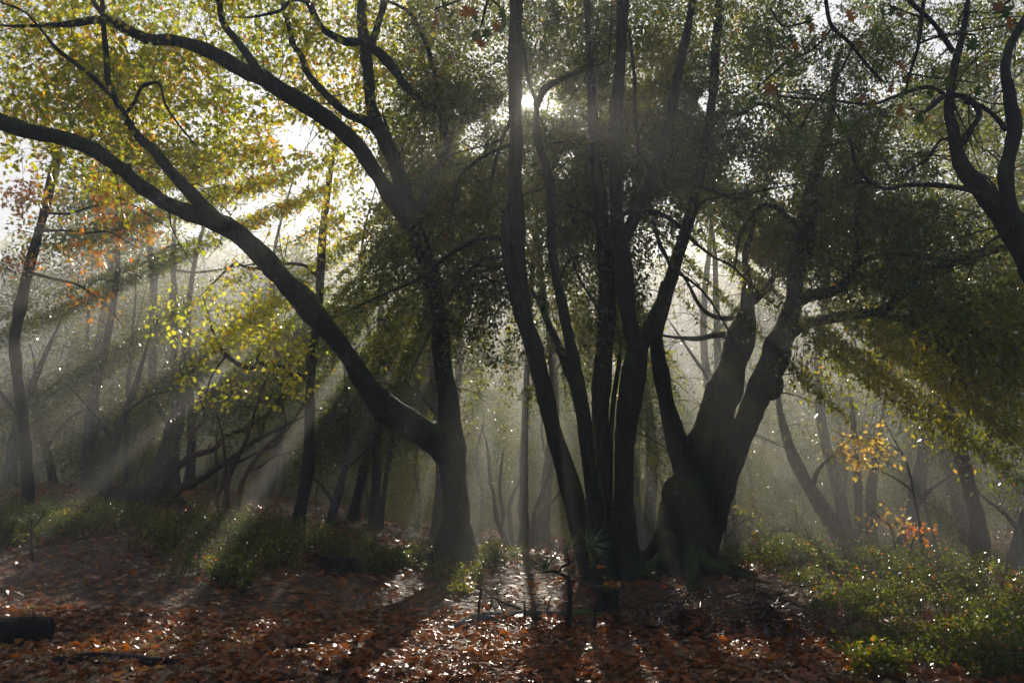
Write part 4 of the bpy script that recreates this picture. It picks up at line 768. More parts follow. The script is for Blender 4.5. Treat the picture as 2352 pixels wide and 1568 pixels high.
BG = [
    (-13.5, 27, 7.0, 'a', 'rounded leafy tree at the far left, half dissolved in mist'),
    (-9.8, 30, 7.0, 'b', 'leafy tree behind the orange-leaved one, pale with mist'),
    (-7.0, 33, 8.5, 'c', 'tall leafy tree below the first patch of blue on the left'),
    (-3.8, 31, 7.0, 'a', 'leafy tree behind the yellow spray, dim green'),
    (-1.2, 29, 5.6, 'b', 'dark leafy tree filling the space left of the forked oak'),
    (1.4, 32, 6.2, 'c', 'leafy tree behind the gap between forked oak and central clump'),
    (4.0, 30, 5.6, 'a', 'leafy tree glowing green between stems of the central clump'),
    (6.4, 33, 6.5, 'b', 'leafy tree showing pale behind the massive three-stemmed tree'),
    (9.4, 31, 6.0, 'c', 'leafy tree behind the left-leaning foggy trunk'),
    (12.4, 29, 6.0, 'a', 'leafy tree behind the right-leaning foggy trunk'),
    (15.8, 28, 8.5, 'b', 'dark leafy tree at the right edge behind the hanging sprays'),
    (-17.5, 32, 13.0, 'c', 'tall dark tree outside the row at the left edge'),
    (-11.5, 40, 13.0, 'b', 'hazy rear tree rising above the left slope'),
    (-4.5, 43, 13.0, 'c', 'hazy rear tree above the thicket of manzanita'),
    (2.5, 42, 12.0, 'a', 'hazy rear tree behind the two centre clumps'),
    (13.5, 42, 13.0, 'b', 'hazy rear tree above the misty opening'),
    (20.5, 40, 13.0, 'c', 'hazy rear tree beyond the right edge tree'),
    (-20, 45, 14, 'a', 'hazy rear tree beyond the left edge'),
    (-8, 48, 14, 'a', 'tallest of the rear trees between orange and yellow leaves'),
    (8.5, 46, 11, 'c', 'rear tree low behind the blue gap on the right'),
]
THK = [(-16, 25), (-14.2, 29), (-12.2, 25.5), (-10.3, 27), (-8.4, 28.5), (-6.6, 26.5), (-5.2, 28), (-3.2, 26.5), (-1.4, 25), (.3, 27.5), (2.6, 26), (4.6, 28), (6.0, 25), (7.8, 27.5), (9.2, 25.5), (11.2, 27), (13.0, 24.5), (14.8, 26.5), (17, 25)]
THL = ['at the far left edge', 'behind the pale trunk at the left edge', 'behind the hazy trunk leaning left', 'behind the conifer', 'behind the thin pale trunk', 'between the two left slope trunks', 'behind the short thick trunk', 'behind the arching manzanita', 'right of the arching manzanita',
       'behind the bent trunk', 'between forked oak and central clump', 'behind the foot of the central clump', 'left of the three-stemmed tree', 'right of the three-stemmed tree', 'under the left-leaning foggy trunk', 'behind the upright foggy trunk', 'under the right-leaning foggy trunk', 'near the right edge', 'at the right edge behind the sprays']
BG += [(x, d, 3.4 + .9 * math.sin(i * 2.1), 'abc'[i % 3], 'low dim thicket bush ' + THL[i]) for i, (x, d) in enumerate(THK)]
for i, (x, d, h, kd, lab) in enumerate(BG): bg_tree(kd, lab, x, d, h, i * 1.9, 'leafy trees closing the back of the wood')
# tall evergreens beyond the central clump and to the right, their crowns standing up into the picture
TALL = [('tall dark evergreen behind the sun-lined trunk', -2.0, 25, 13.5, 2.9, 130), ('tall evergreen seen between the dark stem and the straight stem', 1.2, 27, 16, 3.0, 131), ('tall evergreen rising behind the broad-footed stem', 4.2, 25, 15.5, 3.0, 132),
        ('tall evergreen behind the massive three-stemmed tree', 7.2, 27, 16, 3.2, 133), ('tall evergreen above the misty opening', 10.8, 26, 15.5, 3.2, 134), ('tall evergreen at the right behind the black crooked tree', 14.4, 25, 16, 3.4, 135), ('tall evergreen off the right end of the row', 18.5, 27, 17, 3.6, 136),
        ('hazy tall tree between the slender trunk and the forked oak', -4.6, 24, 10.6, 2.4, 137), ('hazy tall tree rising behind the yellow spray', -7.8, 25, 11.2, 2.4, 138), ('hazy tall tree between orange leaves and yellow spray', -11, 26, 11.8, 2.5, 139), ('hazy tall tree behind the slim two-stemmed tree', -14.6, 27, 12.6, 2.6, 140)]
for lab, x, d, h, r_, sd in TALL:
    rr = np.random.default_rng(sd); z0 = float(gz(x, d)); n = 260
    tr = np.array([(x + .3 * math.sin(i * 1.1 + sd), d + .2 * math.cos(i * 1.7 + sd), z0 + h * i / 7, .014 * h * (1 - i / 8.2)) for i in range(8)])
    t = rr.random(n); hz_ = .30 + .70 * t; R_ = r_ * (np.sin(np.pi * np.clip(t * .9 + .1, 0, 1)) ** .6) * np.sqrt(rr.random(n)); a_ = rr.random(n) * 2 * np.pi
    C = np.stack([x + R_ * np.cos(a_), d + R_ * np.sin(a_), z0 + h * hz_], -1)
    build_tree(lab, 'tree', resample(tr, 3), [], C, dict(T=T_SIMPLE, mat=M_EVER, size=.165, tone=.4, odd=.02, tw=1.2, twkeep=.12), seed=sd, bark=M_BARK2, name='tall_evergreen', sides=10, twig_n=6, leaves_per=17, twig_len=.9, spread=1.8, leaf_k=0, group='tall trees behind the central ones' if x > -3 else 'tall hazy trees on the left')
# dark conifer at the left edge
bg_tree('f', 'dark blue-green conifer at the left edge behind the orange leaves', -11.6, 21.5, 9.5, 0, None, 'conifer_tree')

# ================================================================== THE FOREST FLOOR
from mathutils import Matrix
def gpt(x, y, lift=0.0):
    d = gd(x, y); p = P(x, y, d); p[2] = float(gz(p[0], p[1])) + lift; return p

def gnormal(x, y):
    e = .15; return norm(np.stack([-(gz(x + e, y) - gz(x - e, y)) / (2 * e), -(gz(x, y + e) - gz(x, y - e)) / (2 * e), np.ones_like(x)], -1))

# fallen leaves
rng = np.random.default_rng(77)
def litter(n, d0, d1, seed, size, T, halfw=.74, lift=.05, tilt=.26):
    r = np.random.default_rng(seed); d = np.sqrt(r.uniform(d0 ** 2, d1 ** 2, n)); x = r.uniform(-1, 1, n) * (d * halfw + .6)
    pos = np.stack([x, d, gz(x, d) + r.random(n) * lift + .004], -1)
    N = norm(gnormal(x, d) + r.normal(size=(n, 3)) * tilt); a = r.random(n) * 2 * np.pi
    A = np.stack([np.cos(a), np.sin(a), r.normal(size=n) * .15], -1); A = norm(A - (A * N).sum(1, keepdims=True) * N)
    return pos, A, N, size * r.uniform(.6, 1.25, n), np.clip(vnoise2(x * .6, d * .6) * .5 + r.random(n) * .65, 0, 1)
parts_l = []
for i, (n, d0, d1, sz, T) in enumerate([(4800, 6.2, 10.3, .115, T_CURL[0]), (4800, 6.2, 10.3, .11, T_CURL[1]), (6500, 6.2, 10.3, .11, T_CURL[2])]):
    pos, A, N, s, t = litter(n, d0, d1, 300 + i, sz, T)
    if i == 0:
        score = s / pos[:, 1]; inv = np.argsort(-score)[:300]
        leaf_objects(ground, pos[inv] + [0, 0, .035], A[inv], N[inv], s[inv], T, M_LIT1, 'fallen')
    tag(mesh_obj('fallen_leaves', leaves_mesh('fallen_leaves', pos, A, N, s, T, M_LIT, t)), 'deep litter of curled orange-brown oak leaves over the foreground', 'leaf litter', kind='stuff')
pos, A, N, s, t = litter(15000, 10.3, 22, 310, .13, T_LOB2, lift=.06, tilt=.3)
tag(mesh_obj('fallen_leaves', leaves_mesh('fallen_leaves', pos, A, N, s, T_LOB2, M_LIT, t)), 'thinning leaf litter around the feet of the trees', 'leaf litter', kind='stuff')
pos, A, N, s, t = litter(16000, 21, 48, 311, .20, T_SIMPLE, lift=.08, tilt=.5)
tag(mesh_obj('fallen_leaves', leaves_mesh('fallen_leaves', pos, A, N, s, T_SIMPLE, M_LIT, t)), 'distant leaf litter under the misty trees', 'leaf litter', kind='stuff')

# pine straw between the leaves
n = 9000; r = np.random.default_rng(312); d = np.sqrt(r.uniform(6.3 ** 2, 13 ** 2, n)); x = r.uniform(-1, 1, n) * d * .74
a = r.random(n) * np.pi * 2; A = np.stack([np.cos(a), np.sin(a), r.normal(size=n) * .12], -1)
T_STRAW = (np.array([(-.012, 0, 0), (.012, 0, 0), (.0, 1, 0)]), [[0, 1, 2]])
tag(mesh_obj('pine_straw', leaves_mesh('pine_straw', np.stack([x, d, gz(x, d) + .03 + r.random(n) * .05], -1), A, norm(r.normal(size=(n, 3)) * .3 + [0, 0, 1]), r.uniform(.1, .22, n), T_STRAW, M_STRAW, r.random(n))), 'reddish pine straw scattered over the leaf litter', 'pine straw', kind='stuff')

# ---- low shrubs
T_OVW = (t_simple()[0] * np.array([1.5, 1, 1.5]), t_simple()[1])
def plant_mesh_data(bases, hts, seed, leaf_size=.036, nst=6, lper=26, lean=.35):
    """stems and leaves of small bushes"""
    r = np.random.default_rng(seed); m = len(bases); K = nst
    b = np.repeat(bases, K, 0) + np.concatenate([r.normal(size=(m * K, 2)) * np.repeat(hts, K)[:, None] * .22, np.zeros((m * K, 1))], 1)
    h = np.repeat(hts, K)[:, None] * r.uniform(.55, 1.12, (m * K, 1))
    dr = norm(np.concatenate([r.normal(size=(m * K, 2)) * lean, np.ones((m * K, 1))], 1))
    t = np.linspace(0, 1, 5)[None, :, None]
    st = b[:, None] + dr[:, None] * h[:, None] * t + r.normal(size=(m * K, 5, 3)) * .02 * t * 3 * np.repeat(hts, K)[:, None, None]
    st[:, 0, 2] -= .03
    R = np.tile(np.linspace(.006, .002, 5), (m * K, 1)) * (.6 + .8 * np.repeat(hts, K)[:, None])
    ti = np.repeat(np.arange(m * K), lper); u = .15 + .87 * r.random(len(ti)) ** .7; s = np.minimum((u * 4).astype(int), 3); f = (u * 4 - s)[:, None]
    pos = st[ti, s] * (1 - f) + st[ti, s + 1] * f; az = r.random(len(ti)) * 2 * np.pi
    outw = np.stack([np.cos(az), np.sin(az), r.uniform(-.1, .9, len(ti))], -1)
    pos = pos + outw * (np.repeat(np.repeat(hts, K), lper)[:, None] * .16 * r.random((len(ti), 1)))
    A = norm(outw + r.normal(size=outw.shape) * .4); N = norm(r.normal(size=outw.shape) * .6 + np.array([0, 0, 1]))
    tone = np.clip(.45 + (vnoise3(pos * 2.2) - .5) * .8 + r.normal(size=len(ti)) * .15, 0, .93); tone = np.where(r.random(len(ti)) < .035, .99, tone)
    return st, R, pos, A, N, leaf_size * r.uniform(.7, 1.3, len(ti)), tone

def shrub(label, x, y, h, seed, group=None, name='low_shrub', w=1.0, leaf=.04, n=1, cat='shrub', k_leaf=0):
    """a bush standing where the ground is seen at (x, y)"""
    p = gpt(x, y); r = np.random.default_rng(seed)
    o = empty(name, tuple(p)); tag(o, label, cat, group)
    nb = max(1, int(n)); bs = np.concatenate([r.normal(size=(nb, 2)) * .28 * w * h * 1.6, np.zeros((nb, 1))], 1)
    bs[:, 2] = gz(bs[:, 0] + p[0], bs[:, 1] + p[1]) - p[2]
    st, R, pos, A, N, s, tone = plant_mesh_data(bs, h * r.uniform(.6, 1.1, nb), seed, leaf)
    mesh_obj('stems', tube_batch('stems', st, R, 4, M_TWIG, cap=False), o)
    mesh_obj('foliage', leaves_mesh('foliage', pos, A, N, s * 1.15, T_OVW, M_SHRUB, tone), o)['kind'] = 'stuff'
    return o

def undergrowth(label, ells, hrange, seed, leaf=.044, nst=4, lper=15):
    """ells rows (x, y, rx, ry, n) in picture units, on the ground"""
    r = np.random.default_rng(seed); B = []
    for (x, y, rx, ry, n) in ells:
        for i in range(int(n)):
            a = r.random() * 2 * np.pi; q = math.sqrt(r.random()); B.append(gpt(x + rx * q * math.cos(a), max(y + ry * q * math.sin(a), 1142)))
    B = np.array(B); hh_ = r.uniform(*hrange, len(B)) * (.35 + 1.3 * vnoise2(B[:, 0] * 1.1 + 5, B[:, 1] * 1.1)); st, R, pos, A, N, s, tone = plant_mesh_data(B, hh_, seed, leaf, nst, lper)
    o = tag(mesh_obj('undergrowth', leaves_mesh('undergrowth', pos, A, N, s, T_OVW, M_SHRUB, tone)), label, 'undergrowth', kind='stuff')
    s2 = mesh_obj('undergrowth_stems', tube_batch('undergrowth_stems', st[::2], R[::2], 3, M_TWIG, cap=False), o); s2['kind'] = 'stuff'
    return o
undergrowth('dark green knee-high growth covering the left slope below the misty trunks', [(120, 1190, 180, 40, 90), (350, 1200, 180, 40, 110), (560, 1225, 140, 40, 90), (740, 1250, 110, 40, 60), (60, 1235, 90, 30, 40), (450, 1265, 120, 30, 50), (640, 1280, 120, 35, 60)], (.22, .45), 400)
undergrowth('sunlit yellow-green growth along the edge of the misty opening on the right', [(1760, 1290, 110, 14, 110), (1960, 1290, 150, 16, 190), (2200, 1295, 170, 20, 200), (1880, 1310, 160, 14, 120), (2100, 1320, 200, 16, 130)], (.25, .6), 401, leaf=.055, nst=4, lper=18)
undergrowth('low green growth between the forked oak and the central clump', [(1130, 1290, 110, 18, 46), (930, 1290, 90, 22, 36), (1000, 1330, 60, 16, 14), (860, 1300, 70, 30, 26)], (.15, .32), 402)
undergrowth('glossy dark growth spreading over the lower right corner', [(2150, 1420, 190, 60, 100), (2250, 1500, 160, 70, 90), (2040, 1500, 100, 50, 36), (1980, 1400, 130, 40, 60), (2300, 1370, 110, 50, 60)], (.14, .34), 403, leaf=.042)
SH = [('leafy shrub on the left slope with a few scarlet leaves, nearest the leaf litter', 470, 1330, .55, 5), ('dark rounded shrub right of the scarlet-flecked one', 545, 1345, .5, 5), ('shrub with sunlit tips standing left of the dark old stump', 700, 1290, .6, 5),
      ('broad dark shrub at the foot of the slender leaning trunk', 620, 1265, .65, 5), ('bushy green shrub behind the left pine seedling', 150, 1230, .6, 6), ('pale green shrub at the far left edge, lit from behind', 25, 1240, .6, 6),
      ('shrub in the middle of the left slope with rusty tips', 360, 1255, .55, 5), ('low shrub at the foot of the manzanita with the slim wavy stems', 520, 1250, .5, 4), ('small clump of leaves left of the forked oak foot', 900, 1300, .35, 3),
      ('yellow-green shrub against the mist between stump and forked oak', 830, 1290, .5, 4), ('small upright shrub in front of the gap right of the forked oak', 1085, 1340, .38, 3), ('tiny green shrub catching light before the forked oak', 1060, 1370, .25, 2),
      ('bright leafy shrub close right of the massive three-stemmed tree', 1690, 1318, .55, 5), ('tall bright shrub in the opening below the peach-coloured spray', 1965, 1318, .8, 6), ('dark upright shrub standing against the bright growth on the right', 2075, 1400, .85, 6),
      ('dark shrub left of the upright one, low and dense', 1960, 1400, .5, 5), ('dark shrub low on the edge of the leaf litter right of the massive tree', 1850, 1345, .4, 4), ('glossy shrub at the right edge, leaves glinting', 2320, 1440, .6, 6),
      ('spreading shrub in the bottom right corner', 2250, 1540, .45, 5), ('low glossy shrub at the bottom, left of the corner one', 2010, 1560, .35, 4), ('shrub halfway along the right side behind the glossy one', 2200, 1370, .6, 6), ('loose sunlit shrub at the back of the right-hand growth', 2150, 1310, .7, 6), ('silvery lit shrub at the right edge of the misty opening', 2310, 1320, .75, 6)]
for i, (lab, x, y, h, n) in enumerate(SH): shrub(lab, x, y, h, 500 + i, n=n * 1.5, group='shrubs of the forest floor')

# ---- pine seedlings
def needle_tuft(parent, c, axis, n, length, seed, spreadv=.75):
    r = np.random.default_rng(seed); A = norm(axis * (1.2 - spreadv) + r.normal(size=(n, 3)) * spreadv); A = np.where(((A * axis).sum(1) < -.2)[:, None], -A, A)
    T = (np.array([(-.010, 0, 0), (.010, 0, 0), (.009, .5, -.03), (-.009, .5, -.03), (0, 1, -.12)]), [[0, 1, 2, 3], [3, 2, 4]])
    o = mesh_obj('needles', leaves_mesh('needles', np.tile(c, (n, 1)) + axis * r.uniform(-.04, .05, (n, 1)), A, norm(r.normal(size=(n, 3))), length * r.uniform(.7, 1.1, n), T, M_NEEDLE, r.random(n)), parent); return o
def seedling(label, stem, branches, tufts, d, seed):
    base = P(stem[0][0], stem[0][1], d); z = float(gz(base[0], base[1])); root = empty('pine_seedling', (base[0], base[1], z)); tag(root, label, 'seedling'); org = np.array([base[0], base[1], z])
    for nm, rows in [('stem', stem)] + [('branch', b) for b in branches]:
        L = limb_pts(rows, (d, d), jit=.0); L[:, :3] -= org
        if nm == 'stem': L[0, 2] = min(L[0, 2], -.05)
        mesh_obj(nm, tube_batch(nm, L[None, :, :3], L[None, :, 3], 7, M_TWIG, .1), root)
    for i, (x, y, ax, n, ln) in enumerate(tufts):
        needle_tuft(root, P(x, y, d) - org, norm(np.array(ax)), n, ln, seed + i)
    return root
dS = gd(1307, 1453)
seedling('crooked pine seedling in front of the central clump, three tufts of long needles', [(1307, 1455, 13), (1306, 1420, 12), (1309, 1380, 11), (1308, 1345, 10), (1304, 1328, 9), (1290, 1318, 8), (1275, 1312, 7), (1252, 1313, 5)],
         [[(1284, 1316, 6), (1290, 1302, 6), (1310, 1292, 6), (1328, 1275, 5), (1348, 1254, 4)], [(1310, 1292, 4), (1305, 1280, 4), (1301, 1270, 3)]],
         [(1250, 1308, (-.1, 0, 1), 90, .30), (1301, 1270, (0, 0, 1), 60, .27), (1350, 1253, (.8, 0, .25), 120, .34)], dS, 600)
dS2 = gd(85, 1290)
seedling('small pine seedling with silvery lit needles among the left shrubs', [(75, 1300, 7), (73, 1250, 6), (72, 1210, 5), (74, 1190, 4)], [[(72, 1215, 4), (90, 1195, 4), (105, 1172, 3)], [(73, 1225, 3), (60, 1205, 3)]],
         [(74, 1188, (0, 0, 1), 50, .26), (105, 1170, (.3, 0, 1), 70, .28), (58, 1203, (-.6, 0, .5), 50, .22), (88, 1200, (.6, 0, .4), 40, .22)], dS2, 610)

def sapling(label, stem, branches, spray, d, seed, mat=M_ORA, size=.10, name='sapling', tone=.3):
    t_ = limb_pts(stem, (d, d)); L_ = [limb_pts(b, (d, d - .2)) for b in branches]
    build_tree(label, 'sapling', t_, L_, blobs(spray, seed), dict(T=T_LOB2, mat=mat, size=size, tone=tone, odd=.05, tw=.8), seed=seed, bark=M_TWIG, name=name, sides=7, twig_n=3, leaves_per=6, twig_len=.35, spread=.5, mask=False, flare=1.05, droop=.1)
sapling('thin sapling in the mist with a bright peach-coloured spray of leaves', [(2120, 1300, 7), (2115, 1220, 6), (2100, 1140, 5), (2085, 1070, 4), (2060, 1020, 3)], [[(2098, 1130, 4), (2060, 1100, 3), (2000, 1070, 3), (1960, 1045, 2)], [(2075, 1040, 3), (2020, 1010, 3), (1960, 1005, 2)]],
        [(1970, 1010, 60, 12, 15.6, 16.4, 9), (1960, 1055, 55, 14, 15.6, 16.4, 9), (2010, 1030, 25, 20, 15.6, 16.4, 3)], 16.2, 620, mat=M_PEACH, tone=.5)
sapling('small peach-leaved sapling in the mist below the peach-coloured spray', [(2060, 1300, 5), (2055, 1250, 4), (2045, 1210, 3), (2030, 1195, 3)], [[(2045, 1212, 3), (2070, 1195, 2), (2090, 1188, 2)]], [(2015, 1192, 16, 8, 16.6, 17, 3), (2070, 1190, 22, 8, 16.6, 17, 4)], 17, 621, mat=M_PEACH, size=.09, tone=.9)
sapling('thin red-leaved stem rising from the right-hand growth', [(2084, 1300, 4), (2092, 1260, 4), (2102, 1232, 3), (2130, 1212, 2)], [], [(2105, 1232, 8, 14, 15, 15.3, 3), (2125, 1214, 8, 6, 15, 15.3, 2)], 15.2, 622, tone=.9, size=.08)
sapling('bare hooked twig with one orange leaf at the foot of the dark stem', [(1385, 1400, 6), (1372, 1375, 6), (1366, 1355, 5), (1358, 1330, 5), (1360, 1300, 4), (1364, 1285, 3)], [[(1366, 1350, 4), (1355, 1345, 3), (1345, 1350, 2)]], [(1366, 1338, 6, 6, 11, 11.1, 1)], gd(1385, 1400), 623, size=.10)

# ---- logs, stump, roots, boulder
def log(label, rows, mat, name='fallen_log', cat='log', sink=.3, end=True):
    pts = []
    for (x, y, w) in rows:
        p = gpt(x, y); r_ = w / 2 / F * p[1]; pts.append((p[0], p[1], p[2] + r_ * (1 - sink), r_))
    L = resample(np.array(pts), 7); o0 = L[0, :3].copy(); L2 = L.copy(); L2[:, :3] -= o0
    root = empty(name, tuple(o0)); tag(root, label, cat)
    mesh_obj('bark_surface', tube_batch('bark_surface', L2[None, :, :3], L2[None, :, 3], 18, mat, .3), root)
    return root, L2
lg, L_ = log('pale weathered grey branch lying on the leaves below the upright twigs', [(1047, 1445, 14), (1075, 1432, 20), (1110, 1424, 19), (1150, 1420, 17), (1200, 1418, 16), (1259, 1416, 15), (1300, 1418, 12)], M_LOG, name='fallen_branch', cat='branch')
for k_, (i0, dx, dy, dz) in enumerate([(28, .25, .05, .12), (34, .1, .1, .22), (20, -.1, .1, .18)]):
    p0 = L_[min(i0, len(L_) - 1), :3]; pp = np.array([[*p0, .012], [*(p0 + np.array([dx, dy, dz]) * .6), .009], [*(p0 + np.array([dx, dy, dz])), .005]]); pp = resample(pp, 3)
    mesh_obj('side_twig', tube_batch('side_twig', pp[None, :, :3], pp[None, :, 3], 6, M_LOG, .1), lg)
lg, L_ = log('thick charred-looking log end lying at the lower left edge', [(-160, 1478, 70), (-80, 1480, 68), (0, 1484, 64), (60, 1478, 60), (112, 1472, 52)], M_STUMP)
log('moss-topped rotten branch right behind the pine seedling stem', [(1290, 1420, 14), (1320, 1416, 20), (1350, 1418, 20), (1375, 1424, 14)], bark_mat('mossy_wood', (.02, .02, .012), (.06, .05, .03), 1.2), name='mossy_branch', cat='branch')
log('curved bare root running right of the pine seedling stem', [(1330, 1446, 9), (1350, 1430, 13), (1372, 1420, 15), (1400, 1418, 14), (1450, 1424, 10), (1480, 1436, 7)], M_LOG, name='tree_root', cat='root', sink=.5)
log('dark stick lying at the bottom left among leaves', [(120, 1530, 20), (220, 1520, 22), (330, 1526, 20), (430, 1532, 14)], M_STUMP, name='fallen_branch', cat='branch')
log('long dark branch lying flat below the brush pile on the right', [(1660, 1462, 12), (1740, 1466, 13), (1830, 1470, 12), (1900, 1476, 8)], M_STUMP, name='fallen_branch', cat='branch')
log('thin pale branch lying right of the mossy rock', [(1500, 1398, 6), (1530, 1386, 8), (1570, 1380, 7), (1620, 1368, 5)], M_LOG, name='fallen_branch', cat='branch')

def lump(name, label, cat, x, y, wx, wy, h, mat, seed, flat=False, moss=True):
    p = gpt(x, y); r = np.random.default_rng(seed); nu, nv = 28, 12
    th = np.linspace(0, 2 * np.pi, nu, endpoint=False); V = []
    for j in range(nv):
        f = j / (nv - 1)
        prof = math.cos(f * math.pi / 2) ** .6 if not flat else (1.25 - .3 * min(1, f * 2.2)) if f < .85 else (1 - (f - .85) / .15) * .95
        zz = math.sin(f * math.pi / 2) if not flat else min(1, f / .85)
        for t in th: V.append((wx * prof * math.cos(t), wy * prof * math.sin(t), h * zz - .05))
    V = np.array(V); nz = vnoise3(V * 5 + seed * 3.1) - .5; V[:, :2] *= (1 + .45 * nz)[:, None]; V[:, 2] *= 1 + .5 * (vnoise3(V * 7 + 40 + seed) - .5) * (V[:, 2] > .02)
    Q = [[j * nu + i, j * nu + (i + 1) % nu, (j + 1) * nu + (i + 1) % nu, (j + 1) * nu + i] for j in range(nv - 1) for i in range(nu)]; Q.append([(nv - 1) * nu + i for i in range(nu)])
    me = raw_mesh(name, V, np.concatenate([np.array(q_) for q_ in Q]), [len(q_) for q_ in Q], mat, smooth=not flat)
    root = empty(name, tuple(p)); tag(root, label, cat); mesh_obj('body' if not flat else 'wood', me, root)
    if moss:
        i = r.choice(len(V), 700); q0 = V[i] * r.uniform(.93, 1.0, (700, 1)); k = (vnoise3(q0 * 6 + seed) > .48) & (q0[:, 2] > .4 * h); q0 = q0[k]
        mesh_obj('moss', leaves_mesh('moss', q0, norm(r.normal(size=q0.shape) * .5 + [0, 0, 1]), norm(r.normal(size=q0.shape)), r.uniform(.015, .035, len(q0)), T_SIMPLE, M_MOSS, r.random(len(q0))), root)['kind'] = 'stuff'
    return root
lump('tree_stump', 'short black rotten stump standing in front of the central clump', 'stump', 1396, 1410, .17, .16, .36, M_STUMP, 1, flat=True)
lump('mossy_rock', 'low mossy rock right of the black stump', 'rock', 1478, 1432, .20, .16, .13, M_STUMP, 2)
lump('tree_stump', 'dark jagged old stump on the left among shrubs, left of the forked oak', 'stump', 768, 1318, .26, .22, .32, M_STUMP, 3, flat=True)
lump('boulder', 'low dark boulder on the left slope under the misty trunks', 'boulder', 320, 1152, .95, .6, .42, M_STUMP, 4)
lump('tree_stump', 'small broken stump beside the dark jagged one', 'stump', 808, 1312, .16, .14, .26, M_STUMP, 5, flat=True)

# upright broken twigs in the centre foreground
def stick(label, rows, d, mat=M_TWIG):
    L = limb_pts(rows, d, jit=0); L[0, 2] = min(L[0, 2], float(gz(L[0, 0], L[0, 1])) - .03)
    o0 = L[0, :3].copy(); L[:, :3] -= o0
    o = mesh_obj('broken_twig', tube_batch('broken_twig', L[None, :, :3], L[None, :, 3], 7, mat, .2), None, tuple(o0)); tag(o, label, 'twig'); return o
ds = gd(1098, 1418); stick('short upright broken twig left of the pale branch', [(1098, 1420, 7), (1100, 1395, 6), (1106, 1350, 5)], (ds, ds))
ds = gd(1204, 1404); stick('dark twig sloping down to the right above the pale branch', [(1126, 1367, 4), (1150, 1380, 6), (1180, 1392, 7), (1206, 1404, 9)], (ds + .1, ds))
ds = gd(1206, 1425); stick('little upright stub standing right on the pale branch end', [(1205, 1420, 6), (1206, 1400, 5), (1204, 1385, 4)], (ds, ds))
ds = gd(1160, 1425); stick('slanting thin twig crossing behind the pale branch', [(1166, 1425, 4), (1152, 1395, 4), (1140, 1372, 3)], (ds, ds))
ds = gd(1366, 1450); stick('short dark peg sticking up right of the pine seedling', [(1366, 1448, 5), (1367, 1420, 5), (1366, 1405, 4)], (ds, ds))

# brush pile on the right
p = gpt(1690, 1440); bp = empty('brush_pile', tuple(p)); tag(bp, 'dark heap of sticks and pine straw right of the centre', 'brush pile')
r = np.random.default_rng(640); protos = []
for i in range(5):
    L = 1.0; m = np.array([[-.5, 0, 0, .007], [-.2, .04 * r.normal(), .05, .007], [.1, .06 * r.normal(), .07 * r.normal(), .005], [.5, .1 * r.normal(), .1 * r.normal(), .003]]); m = resample(m, 3)
    protos.append(tube_batch('stick', m[None, :, :3], m[None, :, 3], 6, M_TWIG, .2))
def heap_h(x, y): return .40 * math.exp(-(x / 1.0) ** 2 - (y / .6) ** 2)
for i in range(120):
    x, y = r.normal() * .8, r.normal() * .45; o = mesh_obj('stick', protos[i % 5], bp); s = r.uniform(.3, .9)
    o.location = (x, y, heap_h(x, y) * r.uniform(.6, 1.1) + float(gz(p[0] + x, p[1] + y)) - p[2] + .02); o.rotation_euler = (r.normal() * .4, r.normal() * .25, r.random() * 6.28); o.scale = (s, 1, 1)
n = 4500; x = r.normal(size=n) * .75; y = r.normal(size=n) * .42; hz = .38 * np.exp(-(x / 1.0) ** 2 - (y / .6) ** 2) * r.uniform(.55, 1.02, n) + gz(p[0] + x, p[1] + y) - p[2]
A = norm(np.stack([r.normal(size=n), r.normal(size=n), r.normal(size=n) * .3], -1))
mesh_obj('straw', leaves_mesh('straw', np.stack([x, y, hz], -1), A, norm(r.normal(size=(n, 3))), r.uniform(.12, .25, n), T_STRAW, M_STRAW, r.random(n) * .4), bp)['kind'] = 'stuff'
n = 1500; x = r.normal(size=n) * .8; y = r.normal(size=n) * .45; hz = .30 * np.exp(-(x / 1.0) ** 2 - (y / .6) ** 2) * r.uniform(.3, .8, n) + gz(p[0] + x, p[1] + y) - p[2]
mesh_obj('debris', leaves_mesh('debris', np.stack([x, y, hz], -1), norm(r.normal(size=(n, 3))), norm(r.normal(size=(n, 3)) * .5 + [0, 0, 1]), r.uniform(.1, .16, n), T_LOB2, M_LIT, r.random(n) * .4), bp)['kind'] = 'stuff'

# ---- oak twigs hanging close overhead, large leaves each its own piece
def hang(label, twigs, leafpx, seed, d):
    r = np.random.default_rng(seed); b = P(*twigs[0][0][:2], d); root = empty('overhanging_branch', tuple(b)); tag(root, label, 'branch'); org = b
    nodes = []
    for t_ in twigs:
        L = limb_pts(t_, (d, d), jit=0); nodes.append(L.copy()); L = L.copy(); L[:, :3] -= org; mesh_obj('twig', tube_batch('twig', L[None, :, :3], L[None, :, 3], 7, M_TWIG, .1), root)
    nodes = np.vstack(nodes); C, A, N, Sz = [], [], [], []
    for (x, y) in leafpx:
        x = x + r.normal() * 2; dd = d + r.normal() * .25; c = P(x, y, dd); i = np.argmin(((nodes[:, :3] - c) ** 2).sum(1)); a = nodes[i, :3]
        pet = np.array([[*a, .004], [*((a + c) / 2 + r.normal(size=3) * .02 + [0, 0, .02]), .003], [*c, .002]]); pet = resample(pet, 3); pet[:, :3] -= org
        mesh_obj('leaf_stalk', tube_batch('leaf_stalk', pet[None, :, :3], pet[None, :, 3], 4, M_TWIG, cap=False), root)
        C.append(c); A.append(norm(np.array([r.normal() * .45, r.normal() * .3, -.9]))); N.append(norm(np.array([r.normal() * .7, -1, r.normal() * .7]))); Sz.append(r.uniform(.09, .145))
    leaf_objects(root, np.array(C), np.array(A), np.array(N), np.array(Sz), T_CURL[0], M_HANG, 'hang')
k = .3418
